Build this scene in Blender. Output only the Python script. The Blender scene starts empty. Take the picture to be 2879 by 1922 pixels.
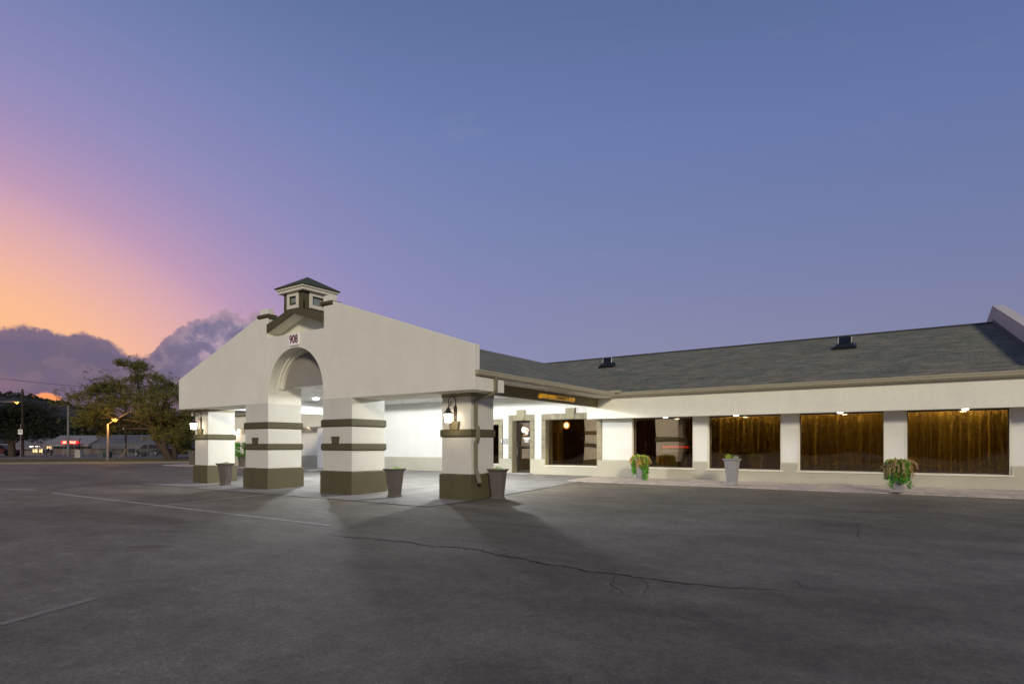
import bpy, bmesh, math, random
from mathutils import Vector, Matrix, noise as mnoise
from mathutils.geometry import tessellate_polygon
R = math.radians
random.seed(7)
scene = bpy.context.scene
COL = scene.collection

# ------------------------------------------------------------------ camera
H, F, CX, HY, TH = 1.44, 1676.0, 1439.5, 1252.0, R(34.7)
cam = bpy.data.cameras.new("camera"); camo = bpy.data.objects.new("camera", cam); COL.objects.link(camo)
cam.sensor_width = 36.0; cam.lens = 36.0 * F / 2879.0
cam.shift_y = (HY - 961.0) / 2879.0
cam.clip_end = 4000; cam.clip_start = 0.1
camo.location = (0, 0, H); camo.rotation_euler = (R(90), 0, TH)
scene.camera = camo

# ------------------------------------------------------------------ colour helpers
def lin(c):
    c = c / 255.0
    return c / 12.92 if c <= 0.04045 else ((c + 0.055) / 1.055) ** 2.4
def rgb(r, g, b): return (lin(r), lin(g), lin(b), 1.0)

# ------------------------------------------------------------------ world : dusk sky
W = bpy.data.worlds.new("World"); scene.world = W; W.use_nodes = True
nt = W.node_tree; nt.nodes.clear()
def N(t, **k):
    n = nt.nodes.new(t)
    for a, b in k.items(): setattr(n, a, b)
    return n
def M(op, a, b=None, c=None, clamp=False):
    n = nt.nodes.new('ShaderNodeMath'); n.operation = op; n.use_clamp = clamp
    for i, v in enumerate((a, b, c)):
        if v is None: continue
        if isinstance(v, (int, float)): n.inputs[i].default_value = v
        else: nt.links.new(v, n.inputs[i])
    return n.outputs[0]
def ramp(fac, stops, interp='EASE'):
    n = nt.nodes.new('ShaderNodeValToRGB'); n.color_ramp.interpolation = interp
    e = n.color_ramp.elements
    while len(e) < len(stops): e.new(0.5)
    for i, (p, c) in enumerate(stops):
        e[i].position = p; e[i].color = c if len(c) == 4 else (*c, 1)
    nt.links.new(fac, n.inputs[0]); return n.outputs[0]
def mix(f, a, b):
    n = nt.nodes.new('ShaderNodeMix'); n.data_type = 'RGBA'
    if isinstance(f, (int, float)): n.inputs[0].default_value = f
    else: nt.links.new(f, n.inputs[0])
    for s, v in ((6, a), (7, b)):
        if isinstance(v, tuple): n.inputs[s].default_value = v
        else: nt.links.new(v, n.inputs[s])
    return n.outputs[2]
def sstep(v, lo, hi):
    n = nt.nodes.new('ShaderNodeMapRange'); n.interpolation_type = 'SMOOTHSTEP'
    nt.links.new(v, n.inputs[0]); n.inputs[1].default_value = lo; n.inputs[2].default_value = hi
    return n.outputs[0]
tc = N('ShaderNodeTexCoord'); sp = N('ShaderNodeSeparateXYZ'); nt.links.new(tc.outputs['Generated'], sp.inputs[0])
az = M('MULTIPLY', M('ARCTAN2', M('MULTIPLY', sp.outputs[0], -1.0), sp.outputs[1]), 57.2958)      # degrees left of +Y
el = M('MULTIPLY', M('ARCSINE', sp.outputs[2]), 57.2958)
elp = M('MAXIMUM', el, 0.0)
base = ramp(M('DIVIDE', elp, 60.0), [(0, rgb(146, 142, 168)), (0.16, rgb(140, 142, 175)), (0.30, rgb(124, 134, 178)),
            (0.45, rgb(110, 127, 176)), (0.62, rgb(92, 113, 158)), (1.0, rgb(66, 86, 130))], 'LINEAR')
# the sky away from the sunset is a little darker
side = sstep(az, -35.0, 55.0)
base = mix(side, mix(1.0, base, base), base)
dk = N('ShaderNodeMix'); dk.data_type = 'RGBA'; dk.blend_type = 'MULTIPLY'; dk.inputs[0].default_value = 1.0
nt.links.new(base, dk.inputs[6]); nt.links.new(ramp(side, [(0, (0.74, 0.78, 0.84, 1)), (1, (1, 1, 1, 1))], 'LINEAR'), dk.inputs[7])
base = dk.outputs[2]
ga = M('MULTIPLY', M('SUBTRACT', az, 84.7), 0.69); ge = M('MULTIPLY', elp, 1.07)
t = M('SQRT', M('ADD', M('MULTIPLY', ga, ga), M('MULTIPLY', ge, ge)))
glow = ramp(M('DIVIDE', t, 50.0), [(0, rgb(255, 176, 112)), (0.20, rgb(255, 190, 138)), (0.27, rgb(249, 187, 150)), (0.33, rgb(232, 177, 168)),
            (0.38, rgb(214, 167, 178)), (0.43, rgb(190, 153, 185)), (0.51, rgb(165, 145, 188)), (0.60, rgb(148, 141, 189)), (0.72, rgb(136, 138, 188)), (0.9, rgb(126, 134, 184))], 'LINEAR')
sky = mix(sstep(t, 46.0, 18.0), base, glow)
# cumulus bank over the sunset: top edge is a curve of azimuth
pts = [(0, 924), (60, 920), (120, 928), (190, 937), (250, 940), (290, 950), (321, 966), (357, 988), (390, 1000), (421, 999), (446, 966), (468, 948),
       (518, 922), (557, 892), (618, 872), (678, 878), (740, 900), (800, 960), (900, 1080)]
fc = N('ShaderNodeFloatCurve'); cu = fc.mapping.curves[0]
cps = []
for x, y in pts:
    r = (x - CX) / F
    cps.append((math.degrees(math.atan(-r)) / 60.0, math.degrees(math.atan((HY - y) / F / math.hypot(1, r))) / 20.0))
cps = [(0.0, 0.0), (0.2, 0.0)] + sorted(cps) + [(0.80, 0.42), (1.0, 0.3)]
cu.points[0].location = cps[0]; cu.points[1].location = cps[-1]
for p in cps[1:-1]: cu.points.new(*p)
fc.mapping.update()
aL = M('SUBTRACT', az, 34.7)
nt.links.new(M('DIVIDE', aL, 60.0, clamp=True), fc.inputs[1])
top = M('MULTIPLY', fc.outputs[0], 20.0)
right = sstep(aL, 33.0, 26.0)
def noise(scale, detail=6, rough=0.55, stretch=1.0, off=0.0):
    mp = N('ShaderNodeMapping'); mp.inputs['Scale'].default_value = (scale, scale, scale * stretch)
    mp.inputs['Location'].default_value = (off, off, off)
    nt.links.new(tc.outputs['Generated'], mp.inputs[0])
    n = N('ShaderNodeTexNoise'); n.inputs['Scale'].default_value = 1.0; n.inputs['Detail'].default_value = detail
    n.inputs['Roughness'].default_value = rough; nt.links.new(mp.outputs[0], n.inputs[0]); return n.outputs[0]
n1 = noise(22, 8, 0.6); n2 = noise(75, 5, 0.6); n3 = noise(9, 5, 0.5, 3.0, 4.0)
def noise2(scale, dz, dh):
    mp = N('ShaderNodeMapping'); mp.inputs['Scale'].default_value = (scale,) * 3; mp.inputs['Location'].default_value = (dh, -dh, dz)
    nt.links.new(tc.outputs['Generated'], mp.inputs[0]); n = N('ShaderNodeTexNoise'); n.inputs['Scale'].default_value = 1.0; n.inputs['Detail'].default_value = 7; n.inputs['Roughness'].default_value = 0.55; n.inputs['Distortion'].default_value = 0.4
    nt.links.new(mp.outputs[0], n.inputs[0]); return n.outputs[0]
bill = M('SUBTRACT', noise2(26, 0, 0), noise2(26, 0.30, 0.14))
dep = M('ADD', M('SUBTRACT', top, el), M('ADD', M('MULTIPLY', M('SUBTRACT', n1, 0.50), M('MULTIPLY_ADD', right, 2.8, 0.7)), M('MULTIPLY', M('SUBTRACT', n2, 0.5), 1.1)))
cmask = mix(right, sstep(dep, -0.12, 0.30), sstep(dep, -0.06, 0.18))
body = mix(right, rgb(108, 98, 122), rgb(136, 126, 154))
body = mix(M('MULTIPLY', sstep(bill, -0.02, 0.14), M('MULTIPLY_ADD', right, 0.50, 0.30)), body, mix(right, rgb(138, 116, 134), rgb(190, 162, 176)))
body = mix(M('MULTIPLY', sstep(bill, 0.02, -0.14), 0.5), body, rgb(104, 96, 130))
edge = mix(right, rgb(132, 108, 134), rgb(200, 160, 172))
cl = mix(M('MULTIPLY', sstep(dep, 1.1, 0.1), 0.55), body, edge)
low = mix(sstep(n3, 0.42, 0.62), rgb(110, 94, 124), rgb(150, 114, 130))
cl = mix(sstep(M('ADD', el, M('MULTIPLY', n1, 2.0)), 7.0, 3.0), cl, low)
# gap with sunset light behind
gx = M('DIVIDE', M('SUBTRACT', M('ADD', aL, M('MULTIPLY', n2, 0.8)), 38.6), 1.5)
gy = M('DIVIDE', M('SUBTRACT', M('ADD', el, M('MULTIPLY', n2, 0.6)), 3.85), 0.42)
gap = sstep(M('ADD', M('ADD', M('MULTIPLY', gx, gx), M('MULTIPLY', gy, gy)), M('MULTIPLY', M('SUBTRACT', n1, 0.5), 3.0)), 1.1, 0.5)
cl = mix(gap, cl, rgb(255, 158, 104))
sky = mix(cmask, sky, cl)
# thin high wisps
wv = sstep(noise(5, 6, 0.6, 5.0, 9.0), 0.60, 0.80)
sky = mix(M('MULTIPLY', wv, 0.08), sky, rgb(176, 160, 182))
skyl = mix(sstep(el, -1.0, 0.0), rgb(40, 38, 40), sky)
bg = N('ShaderNodeBackground'); nt.links.new(skyl, bg.inputs[0]); bg.inputs[1].default_value = 1.0
ns = N('ShaderNodeTexSky'); ns.sky_type = 'NISHITA'; ns.sun_disc = False
ns.sun_elevation = R(1.0); ns.sun_rotation = R(-90)
bg2 = N('ShaderNodeBackground'); nt.links.new(ns.outputs[0], bg2.inputs[0]); bg2.inputs[1].default_value = 0.004
ad = N('ShaderNodeAddShader'); nt.links.new(bg.outputs[0], ad.inputs[0]); nt.links.new(bg2.outputs[0], ad.inputs[1])
wo = N('ShaderNodeOutputWorld'); nt.links.new(ad.outputs[0], wo.inputs[0])

# ------------------------------------------------------------------ the one sun lamp: added fill in place of floodlights behind the camera
sl = bpy.data.lights.new("flood_fill", 'SUN'); sl.energy = 2.15; sl.angle = R(8); sl.color = (1.0, 0.89, 0.68)
so = bpy.data.objects.new("flood_fill", sl); COL.objects.link(so)
so.rotation_euler = Vector((0.66, -0.75, 0.36)).to_track_quat('Z', 'Y').to_euler(); so.location = (10, -10, 20)

scene.view_settings.view_transform = 'Standard'; scene.view_settings.look = 'None'
scene.view_settings.exposure = 0.0; scene.view_settings.gamma = 1.0
scene.render.engine = 'CYCLES'
scene.cycles.max_bounces = 8; scene.cycles.transparent_max_bounces = 12
scene.cycles.sample_clamp_indirect = 4.0

# ------------------------------------------------------------------ pixel <-> world helpers (photo pixels 2879 x 1922)
ct, st = math.cos(TH), math.sin(TH)
def ray(sx, sy): 
    r = (sx - CX) / F
    return Vector((r * ct - st, r * st + ct, (HY - sy) / F))
def gnd(sx, sy, z=0.0):
    d = ray(sx, sy); k = (z - H) / d.z
    return Vector((d.x * k, d.y * k, z))
def onY(sx, Y):
    d = ray(sx, 1000); return d.x * Y / d.y
def far(sx, d):
    v = ray(sx, 1000) * d; return Vector((v.x, v.y, 0))

# ------------------------------------------------------------------ materials
MATS = {}
def mat(name, col, rough=0.8, var=0.0, scale=3.0, bump=0.0, bscale=60.0, metal=0.0, col2=None, spec=0.5, detail=6, stretch=(1, 1, 1)):
    if name in MATS: return MATS[name]
    m = bpy.data.materials.new(name); m.use_nodes = True; t_ = m.node_tree; b = t_.nodes['Principled BSDF']
    b.inputs['Roughness'].default_value = rough; b.inputs['Metallic'].default_value = metal
    b.inputs['Specular IOR Level'].default_value = spec
    col = (*col[:3], 1)
    c2 = (*col2[:3], 1) if col2 else (*[c * (1 - var) for c in col[:3]], 1)
    co = t_.nodes.new('ShaderNodeTexCoord'); mp = t_.nodes.new('ShaderNodeMapping'); mp.inputs['Scale'].default_value = stretch
    t_.links.new(co.outputs['Object'], mp.inputs[0])
    n = t_.nodes.new('ShaderNodeTexNoise'); n.inputs['Scale'].default_value = scale; n.inputs['Detail'].default_value = detail
    t_.links.new(mp.outputs[0], n.inputs[0])
    rp = t_.nodes.new('ShaderNodeValToRGB'); rp.color_ramp.elements[0].position = 0.35; rp.color_ramp.elements[1].position = 0.68
    rp.color_ramp.elements[0].color = c2; rp.color_ramp.elements[1].color = col
    t_.links.new(n.outputs[0], rp.inputs[0]); outc = rp.outputs[0]
    if name.startswith(('stucco', 'fascia', 'wains', 'olive_p', 'parapet', 'grey_st')):
        for sc, lo, hi in (((1.5, 1.5, 0.25), 0.965, 1.02), ((0.7, 0.7, 1.0), 0.965, 1.02), ((9, 9, 9), 0.975, 1.02), ((45, 45, 45), 0.93, 1.05)):
            m2 = t_.nodes.new('ShaderNodeMapping'); m2.inputs['Scale'].default_value = sc; t_.links.new(co.outputs['Object'], m2.inputs[0])
            n4 = t_.nodes.new('ShaderNodeTexNoise'); n4.inputs['Scale'].default_value = 1; n4.inputs['Detail'].default_value = 6; n4.inputs['Roughness'].default_value = .6; t_.links.new(m2.outputs[0], n4.inputs[0])
            r4 = t_.nodes.new('ShaderNodeMapRange'); r4.inputs[1].default_value = .3; r4.inputs[2].default_value = .65; r4.inputs[3].default_value = lo; r4.inputs[4].default_value = hi; t_.links.new(n4.outputs[0], r4.inputs[0])
            x4 = t_.nodes.new('ShaderNodeVectorMath'); x4.operation = 'SCALE'; t_.links.new(outc, x4.inputs[0]); t_.links.new(r4.outputs[0], x4.inputs['Scale']); outc = x4.outputs[0]
    t_.links.new(outc, b.inputs['Base Color'])
    if bump:
        n2_ = t_.nodes.new('ShaderNodeTexNoise'); n2_.inputs['Scale'].default_value = bscale; n2_.inputs['Detail'].default_value = 4
        t_.links.new(co.outputs['Object'], n2_.inputs[0])
        bp = t_.nodes.new('ShaderNodeBump'); bp.inputs['Strength'].default_value = bump; bp.inputs['Distance'].default_value = 0.01
        t_.links.new(n2_.outputs[0], bp.inputs['Height']); t_.links.new(bp.outputs[0], b.inputs['Normal'])
    MATS[name] = m; return m
def emis(name, col, s):
    if name in MATS: return MATS[name]
    m = bpy.data.materials.new(name); m.use_nodes = True; b = m.node_tree.nodes['Principled BSDF']
    b.inputs['Base Color'].default_value = (*col[:3], 1); b.inputs['Emission Color'].default_value = (*col[:3], 1)
    b.inputs['Emission Strength'].default_value = s
    MATS[name] = m; return m

stucco = mat('stucco', (0.75, 0.735, 0.64), 0.9, 0.05, 0.7, 0.25, 90)
stucco_p = mat('stucco_shaded', (0.60, 0.59, 0.53), 0.9, 0.06, 0.9, 0.25, 90)  # darker stucco copy: the pillars' dimmer flood lighting put into the colour
stucco_w = mat('stucco_white', (0.76, 0.745, 0.69), 0.9, 0.04, 0.8, 0.2, 90)
cream = mat('cream_trim', (0.72, 0.68, 0.56), 0.6, 0.05, 2)
olive = mat('olive_paint', (0.088, 0.078, 0.036), 0.75, 0.16, 2.2, 0.2, 90)
olive_l = mat('olive_trim', (0.30, 0.265, 0.165), 0.75, 0.12, 4, 0.2, 120)
wains = mat('wainscot', (0.47, 0.445, 0.35), 0.85, 0.10, 1.1, 0.2, 90)
gutterm = mat('gutter_paint', (0.42, 0.385, 0.275), 0.45, 0.08, 5)
spoutm = mat('downspout_paint', (0.20, 0.19, 0.125), 0.5, 0.12, 6)
ceil_m = mat('ceiling_paint', (0.80, 0.80, 0.78), 0.8, 0.04, 1.0)
soff_m = mat('soffit_paint', (0.62, 0.58, 0.50), 0.8, 0.06, 1.5)
bronze = mat('bronze_frame', (0.045, 0.035, 0.025), 0.45, 0.2, 8)
iron = mat('black_iron', (0.03, 0.022, 0.016), 0.5, 0.3, 20)
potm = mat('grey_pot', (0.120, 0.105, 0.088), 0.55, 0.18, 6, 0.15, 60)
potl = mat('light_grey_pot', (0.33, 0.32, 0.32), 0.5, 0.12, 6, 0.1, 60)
soil = mat('soil', (0.03, 0.022, 0.015), 0.95, 0.4, 30)
blackp = mat('black_plastic', (0.012, 0.012, 0.014), 0.4)
whitep = mat('white_paint', (0.75, 0.72, 0.66), 0.6, 0.08, 9)
yellowp = mat('yellow_pvc', (0.80, 0.42, 0.02), 0.35, 0.10, 4)
blackt = mat('black_letter', (0.02, 0.016, 0.01), 0.7)
redt = mat('maroon_letter', (0.13, 0.008, 0.006), 0.7)
galv = mat('galvanised', (0.20, 0.19, 0.18), 0.5, 0.2, 5, metal=0.3)
wood = mat('pole_wood', (0.035, 0.02, 0.013), 0.9, 0.4, 3, stretch=(4, 4, 0.5))
conc = mat('concrete', (0.32, 0.31, 0.29), 0.9, 0.18, 2, 0.3, 50)

# asphalt: patches, faded zones, aggregate, fine crazing
def asphalt():
    m = bpy.data.materials.new('asphalt'); m.use_nodes = True; t_ = m.node_tree; b = t_.nodes['Principled BSDF']
    L = t_.links.new; co = t_.nodes.new('ShaderNodeTexCoord')
    def nz(scale, det=5, rough=0.55, st=(1, 1, 1), rot=0.6, dist=0.0):
        mp = t_.nodes.new('ShaderNodeMapping'); mp.inputs['Scale'].default_value = st; mp.inputs['Rotation'].default_value = (0, 0, rot)
        L(co.outputs['Object'], mp.inputs[0]); n = t_.nodes.new('ShaderNodeTexNoise'); n.inputs['Scale'].default_value = scale
        n.inputs['Detail'].default_value = det; n.inputs['Roughness'].default_value = rough; n.inputs['Distortion'].default_value = dist
        L(mp.outputs[0], n.inputs[0]); return n.outputs[0]
    def cr(f, stops):
        n = t_.nodes.new('ShaderNodeValToRGB'); e = n.color_ramp.elements
        while len(e) < len(stops): e.new(0.5)
        for i, (p, c) in enumerate(stops): e[i].position = p; e[i].color = (*c, 1)
        L(f, n.inputs[0]); return n.outputs[0]
    def mx(f, a, bb, mode='MIX'):
        n = t_.nodes.new('ShaderNodeMix'); n.data_type = 'RGBA'; n.blend_type = mode
        if isinstance(f, float): n.inputs[0].default_value = f
        else: L(f, n.inputs[0])
        for s, v in ((6, a), (7, bb)):
            if isinstance(v, tuple): n.inputs[s].default_value = (*v, 1)
            else: L(v, n.inputs[s])
        return n.outputs[2]
    c = cr(nz(0.16, 6, 0.6, (1, 2.2, 1), 0.3, 0.6), [(0.30, (0.104, 0.083, 0.061)), (0.48, (0.156, 0.139, 0.103)), (0.66, (0.212, 0.192, 0.148))])
    c = mx(1.0, c, cr(nz(0.9, 6, 0.65, (1, 1.6, 1), 0.5, 0.4), [(0.3, (0.76, 0.73, 0.72)), (0.7, (1.16, 1.16, 1.15))]), 'MULTIPLY')
    c = mx(1.0, c, cr(nz(5.0, 5, 0.7), [(0.3, (0.80, 0.80, 0.80)), (0.7, (1.17, 1.17, 1.17))]), 'MULTIPLY')
    c = mx(1.0, c, cr(nz(32, 4, 0.85), [(0.35, (0.70, 0.70, 0.71)), (0.52, (0.97, 0.97, 0.97)), (0.70, (1.5, 1.48, 1.45))]), 'MULTIPLY')
    c = mx(1.0, c, cr(nz(13, 4, 0.75), [(0.32, (0.82, 0.82, 0.82)), (0.68, (1.18, 1.18, 1.17))]), 'MULTIPLY')
    # oil stains
    c = mx(cr(nz(0.55, 3, 0.5, (1, 1, 1), 1.4), [(0.66, (0, 0, 0)), (0.74, (0.35, 0.35, 0.35))]), c, (0.09, 0.078, 0.075))
    # crazing, only in worn patches
    v = t_.nodes.new('ShaderNodeTexVoronoi'); v.feature = 'DISTANCE_TO_EDGE'; v.inputs['Scale'].default_value = 1.6
    ds = t_.nodes.new('ShaderNodeVectorMath'); ds.operation = 'ADD'
    nn = t_.nodes.new('ShaderNodeTexNoise'); nn.inputs['Scale'].default_value = 2.2; nn.inputs['Detail'].default_value = 5; L(co.outputs['Object'], nn.inputs[0])
    L(co.outputs['Object'], ds.inputs[0]); L(nn.outputs[1], ds.inputs[1]); L(ds.outputs[0], v.inputs[0])
    craze = cr(v.outputs[0], [(0.0, (1, 1, 1)), (0.011, (0, 0, 0))])
    patch = cr(nz(0.30, 2, 0.5, rot=2.0), [(0.56, (0, 0, 0)), (0.66, (0.7, 0.7, 0.7))])
    c = mx(mx(1.0, craze, patch, 'MULTIPLY'), c, (0.05, 0.045, 0.042))
    L(c, b.inputs['Base Color'])
    b.inputs['Roughness'].default_value = 0.72; b.inputs['Specular IOR Level'].default_value = 0.32
    bp = t_.nodes.new('ShaderNodeBump'); bp.inputs['Strength'].default_value = 0.55; bp.inputs['Distance'].default_value = 0.012
    L(nz(60, 4, 0.7), bp.inputs['Height']); L(bp.outputs[0], b.inputs['Normal'])
    return m
asph = asphalt()

def shingle(name, swap):
    m = bpy.data.materials.new(name); m.use_nodes = True; t_ = m.node_tree; b = t_.nodes['Principled BSDF']; L = t_.links.new
    co = t_.nodes.new('ShaderNodeTexCoord'); mp = t_.nodes.new('ShaderNodeMapping')
    if swap: mp.inputs['Rotation'].default_value = (0, 0, R(90))
    L(co.outputs['Object'], mp.inputs[0])
    br = t_.nodes.new('ShaderNodeTexBrick'); br.inputs['Scale'].default_value = 1.0; br.inputs['Brick Width'].default_value = 0.52
    br.inputs['Row Height'].default_value = 0.135; br.inputs['Mortar Size'].default_value = 0.009; br.inputs['Mortar Smooth'].default_value = 0.3
    br.inputs['Color1'].default_value = (0.235, 0.230, 0.180, 1); br.inputs['Color2'].default_value = (0.155, 0.155, 0.122, 1)
    br.inputs['Mortar'].default_value = (0.072, 0.070, 0.056, 1); br.offset = 0.0
    sx_ = t_.nodes.new('ShaderNodeSeparateXYZ'); L(mp.outputs[0], sx_.inputs[0])
    def mth(op, a, v):
        q = t_.nodes.new('ShaderNodeMath'); q.operation = op; L(a, q.inputs[0])
        if isinstance(v, float): q.inputs[1].default_value = v
        elif v is not None: L(v, q.inputs[1])
        return q.outputs[0]
    wn = t_.nodes.new('ShaderNodeTexWhiteNoise'); wn.noise_dimensions = '1D'; L(mth('FLOOR', mth('DIVIDE', sx_.outputs[1], 0.135), None), wn.inputs['W'])
    cb = t_.nodes.new('ShaderNodeCombineXYZ'); L(mth('ADD', sx_.outputs[0], mth('MULTIPLY', wn.outputs[0], 5.2)), cb.inputs[0]); L(sx_.outputs[1], cb.inputs[1])
    L(cb.outputs[0], br.inputs[0])
    n = t_.nodes.new('ShaderNodeTexNoise'); n.inputs['Scale'].default_value = 1.1; n.inputs['Detail'].default_value = 7; L(co.outputs['Object'], n.inputs[0])
    rp = t_.nodes.new('ShaderNodeValToRGB'); rp.color_ramp.elements[0].color = (0.78, 0.86, 0.82, 1); rp.color_ramp.elements[1].color = (1.22, 1.12, 1.05, 1)
    rp.color_ramp.elements[0].position = 0.3; rp.color_ramp.elements[1].position = 0.7; L(n.outputs[0], rp.inputs[0])
    mp3 = t_.nodes.new('ShaderNodeMapping'); mp3.inputs['Scale'].default_value = (3.3, 7.4, 1); L(mp.outputs[0], mp3.inputs[0])
    n3_ = t_.nodes.new('ShaderNodeTexNoise'); n3_.inputs['Scale'].default_value = 1.0; n3_.inputs['Detail'].default_value = 2; L(mp3.outputs[0], n3_.inputs[0])
    rp3 = t_.nodes.new('ShaderNodeValToRGB'); rp3.color_ramp.elements[0].color = (0.84, 0.84, 0.84, 1); rp3.color_ramp.elements[1].color = (1.18, 1.18, 1.18, 1)
    rp3.color_ramp.elements[0].position = 0.32; rp3.color_ramp.elements[1].position = 0.68; L(n3_.outputs[0], rp3.inputs[0])
    x1 = t_.nodes.new('ShaderNodeMix'); x1.data_type = 'RGBA'; x1.blend_type = 'MULTIPLY'; x1.inputs[0].default_value = 1
    L(br.outputs[0], x1.inputs[6]); L(rp.outputs[0], x1.inputs[7])
    x2 = t_.nodes.new('ShaderNodeMix'); x2.data_type = 'RGBA'; x2.blend_type = 'MULTIPLY'; x2.inputs[0].default_value = 1
    L(x1.outputs[2], x2.inputs[6]); L(rp3.outputs[0], x2.inputs[7]); L(x2.outputs[2], b.inputs['Base Color'])
    b.inputs['Roughness'].default_value = 0.9; b.inputs['Specular IOR Level'].default_value = 0.25
    bp = t_.nodes.new('ShaderNodeBump'); bp.inputs['Strength'].default_value = 0.7; bp.inputs['Distance'].default_value = 0.02; bp.invert = True
    L(br.outputs[1], bp.inputs['Height']); L(bp.outputs[0], b.inputs['Normal'])
    return m
shing = shingle('shingles', False); shing2 = shingle('shingles_side', True)

def brickm(name, c1, c2, mortar, w, h, ms=0.01, axes=(0, 1, 2), bump=0.5, rough=0.85, off=0.5):
    m = bpy.data.materials.new(name); m.use_nodes = True; t_ = m.node_tree; b = t_.nodes['Principled BSDF']; L = t_.links.new
    co = t_.nodes.new('ShaderNodeTexCoord'); s = t_.nodes.new('ShaderNodeSeparateXYZ'); cb = t_.nodes.new('ShaderNodeCombineXYZ')
    L(co.outputs['Object'], s.inputs[0])
    for i, a in enumerate(axes): L(s.outputs[a], cb.inputs[i])
    br = t_.nodes.new('ShaderNodeTexBrick'); br.inputs['Scale'].default_value = 1; br.inputs['Brick Width'].default_value = w; br.offset = off
    br.inputs['Row Height'].default_value = h; br.inputs['Mortar Size'].default_value = ms
    br.inputs['Color1'].default_value = (*c1, 1); br.inputs['Color2'].default_value = (*c2, 1); br.inputs['Mortar'].default_value = (*mortar, 1)
    L(cb.outputs[0], br.inputs[0])
    n = t_.nodes.new('ShaderNodeTexNoise'); n.inputs['Scale'].default_value = 4; n.inputs['Detail'].default_value = 6; L(co.outputs['Object'], n.inputs[0])
    rp = t_.nodes.new('ShaderNodeValToRGB'); rp.color_ramp.elements[0].color = (0.75, 0.75, 0.75, 1); rp.color_ramp.elements[1].color = (1.2, 1.2, 1.2, 1)
    rp.color_ramp.elements[0].position = 0.3; rp.color_ramp.elements[1].position = 0.7; L(n.outputs[0], rp.inputs[0])
    x1 = t_.nodes.new('ShaderNodeMix'); x1.data_type = 'RGBA'; x1.blend_type = 'MULTIPLY'; x1.inputs[0].default_value = 1
    L(br.outputs[0], x1.inputs[6]); L(rp.outputs[0], x1.inputs[7]); L(x1.outputs[2], b.inputs['Base Color'])
    b.inputs['Roughness'].default_value = rough
    bp = t_.nodes.new('ShaderNodeBump'); bp.inputs['Strength'].default_value = bump; bp.inputs['Distance'].default_value = 0.01; bp.invert = True
    L(br.outputs[1], bp.inputs['Height']); L(bp.outputs[0], b.inputs['Normal'])
    return m
flag = brickm('flagstone', (0.50, 0.42, 0.36), (0.36, 0.31, 0.28), (0.25, 0.22, 0.20), 0.86, 0.52, 0.006, (0, 1, 2), 0.3)
brick_v = brickm('painted_brick', (0.36, 0.32, 0.21), (0.27, 0.235, 0.15), (0.20, 0.175, 0.115), 0.4, 0.075, 0.010, (0, 2, 1))
brick_h = brickm('painted_brick_soldier', (0.36, 0.32, 0.21), (0.27, 0.235, 0.15), (0.20, 0.175, 0.115), 0.4, 0.075, 0.010, (2, 0, 1))
ceil_p = brickm('ceiling_panels', (0.80, 0.80, 0.78), (0.77, 0.77, 0.75), (0.52, 0.52, 0.50), 3.2, 0.9, 0.012, (0, 1, 2), 0.2)

def glass(name, tint, refl=0.10, wob=0.02):
    m = bpy.data.materials.new(name); m.use_nodes = True; t_ = m.node_tree; t_.nodes.clear(); L = t_.links.new
    out = t_.nodes.new('ShaderNodeOutputMaterial'); tr = t_.nodes.new('ShaderNodeBsdfTransparent'); tr.inputs[0].default_value = (*tint, 1)
    gl = t_.nodes.new('ShaderNodeBsdfGlossy'); gl.inputs['Roughness'].default_value = 0.004; gl.inputs[0].default_value = (0.95, 0.80, 0.66, 1)
    lw = t_.nodes.new('ShaderNodeFresnel'); lw.inputs[0].default_value = 1.5
    ma = t_.nodes.new('ShaderNodeMath'); ma.operation = 'MULTIPLY_ADD'; ma.inputs[1].default_value = 1.0; ma.inputs[2].default_value = refl; ma.use_clamp = True
    L(lw.outputs[0], ma.inputs[0]); mx = t_.nodes.new('ShaderNodeMixShader'); L(ma.outputs[0], mx.inputs[0]); L(tr.outputs[0], mx.inputs[1]); L(gl.outputs[0], mx.inputs[2])
    co = t_.nodes.new('ShaderNodeTexCoord'); n = t_.nodes.new('ShaderNodeTexNoise'); n.inputs['Scale'].default_value = 0.55; n.inputs['Detail'].default_value = 1
    L(co.outputs['Object'], n.inputs[0]); bp = t_.nodes.new('ShaderNodeBump'); bp.inputs['Strength'].default_value = 1.0; bp.inputs['Distance'].default_value = wob
    L(n.outputs[0], bp.inputs['Height']); L(bp.outputs[0], gl.inputs['Normal'])
    L(mx.outputs[0], out.inputs[0]); return m
amber = glass('amber_glass', (0.76, 0.66, 0.44), 0.15, 0.014)
clearg = glass('door_glass', (0.60, 0.50, 0.38), 0.16, 0.008)

def leafm(name, c1, c2, trans=0.3):
    m = bpy.data.materials.new(name); m.use_nodes = True; t_ = m.node_tree; L = t_.links.new; b = t_.nodes['Principled BSDF']; out = t_.nodes['Material Output']
    g = t_.nodes.new('ShaderNodeNewGeometry'); rp = t_.nodes.new('ShaderNodeValToRGB')
    rp.color_ramp.elements[0].color = (*c1, 1); rp.color_ramp.elements[1].color = (*c2, 1)
    L(g.outputs['Random Per Island'], rp.inputs[0]); L(rp.outputs[0], b.inputs['Base Color']); b.inputs['Roughness'].default_value = 0.6
    tl = t_.nodes.new('ShaderNodeBsdfTranslucent'); L(rp.outputs[0], tl.inputs[0]); mx = t_.nodes.new('ShaderNodeMixShader'); mx.inputs[0].default_value = trans
    L(b.outputs[0], mx.inputs[1]); L(tl.outputs[0], mx.inputs[2]); L(mx.outputs[0], out.inputs[0]); return m
leaf_g = leafm('leaf_green', (0.04, 0.20, 0.012), (0.22, 0.55, 0.05))
leaf_y = leafm('leaf_yellow_green', (0.26, 0.44, 0.04), (0.66, 0.72, 0.16))
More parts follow.
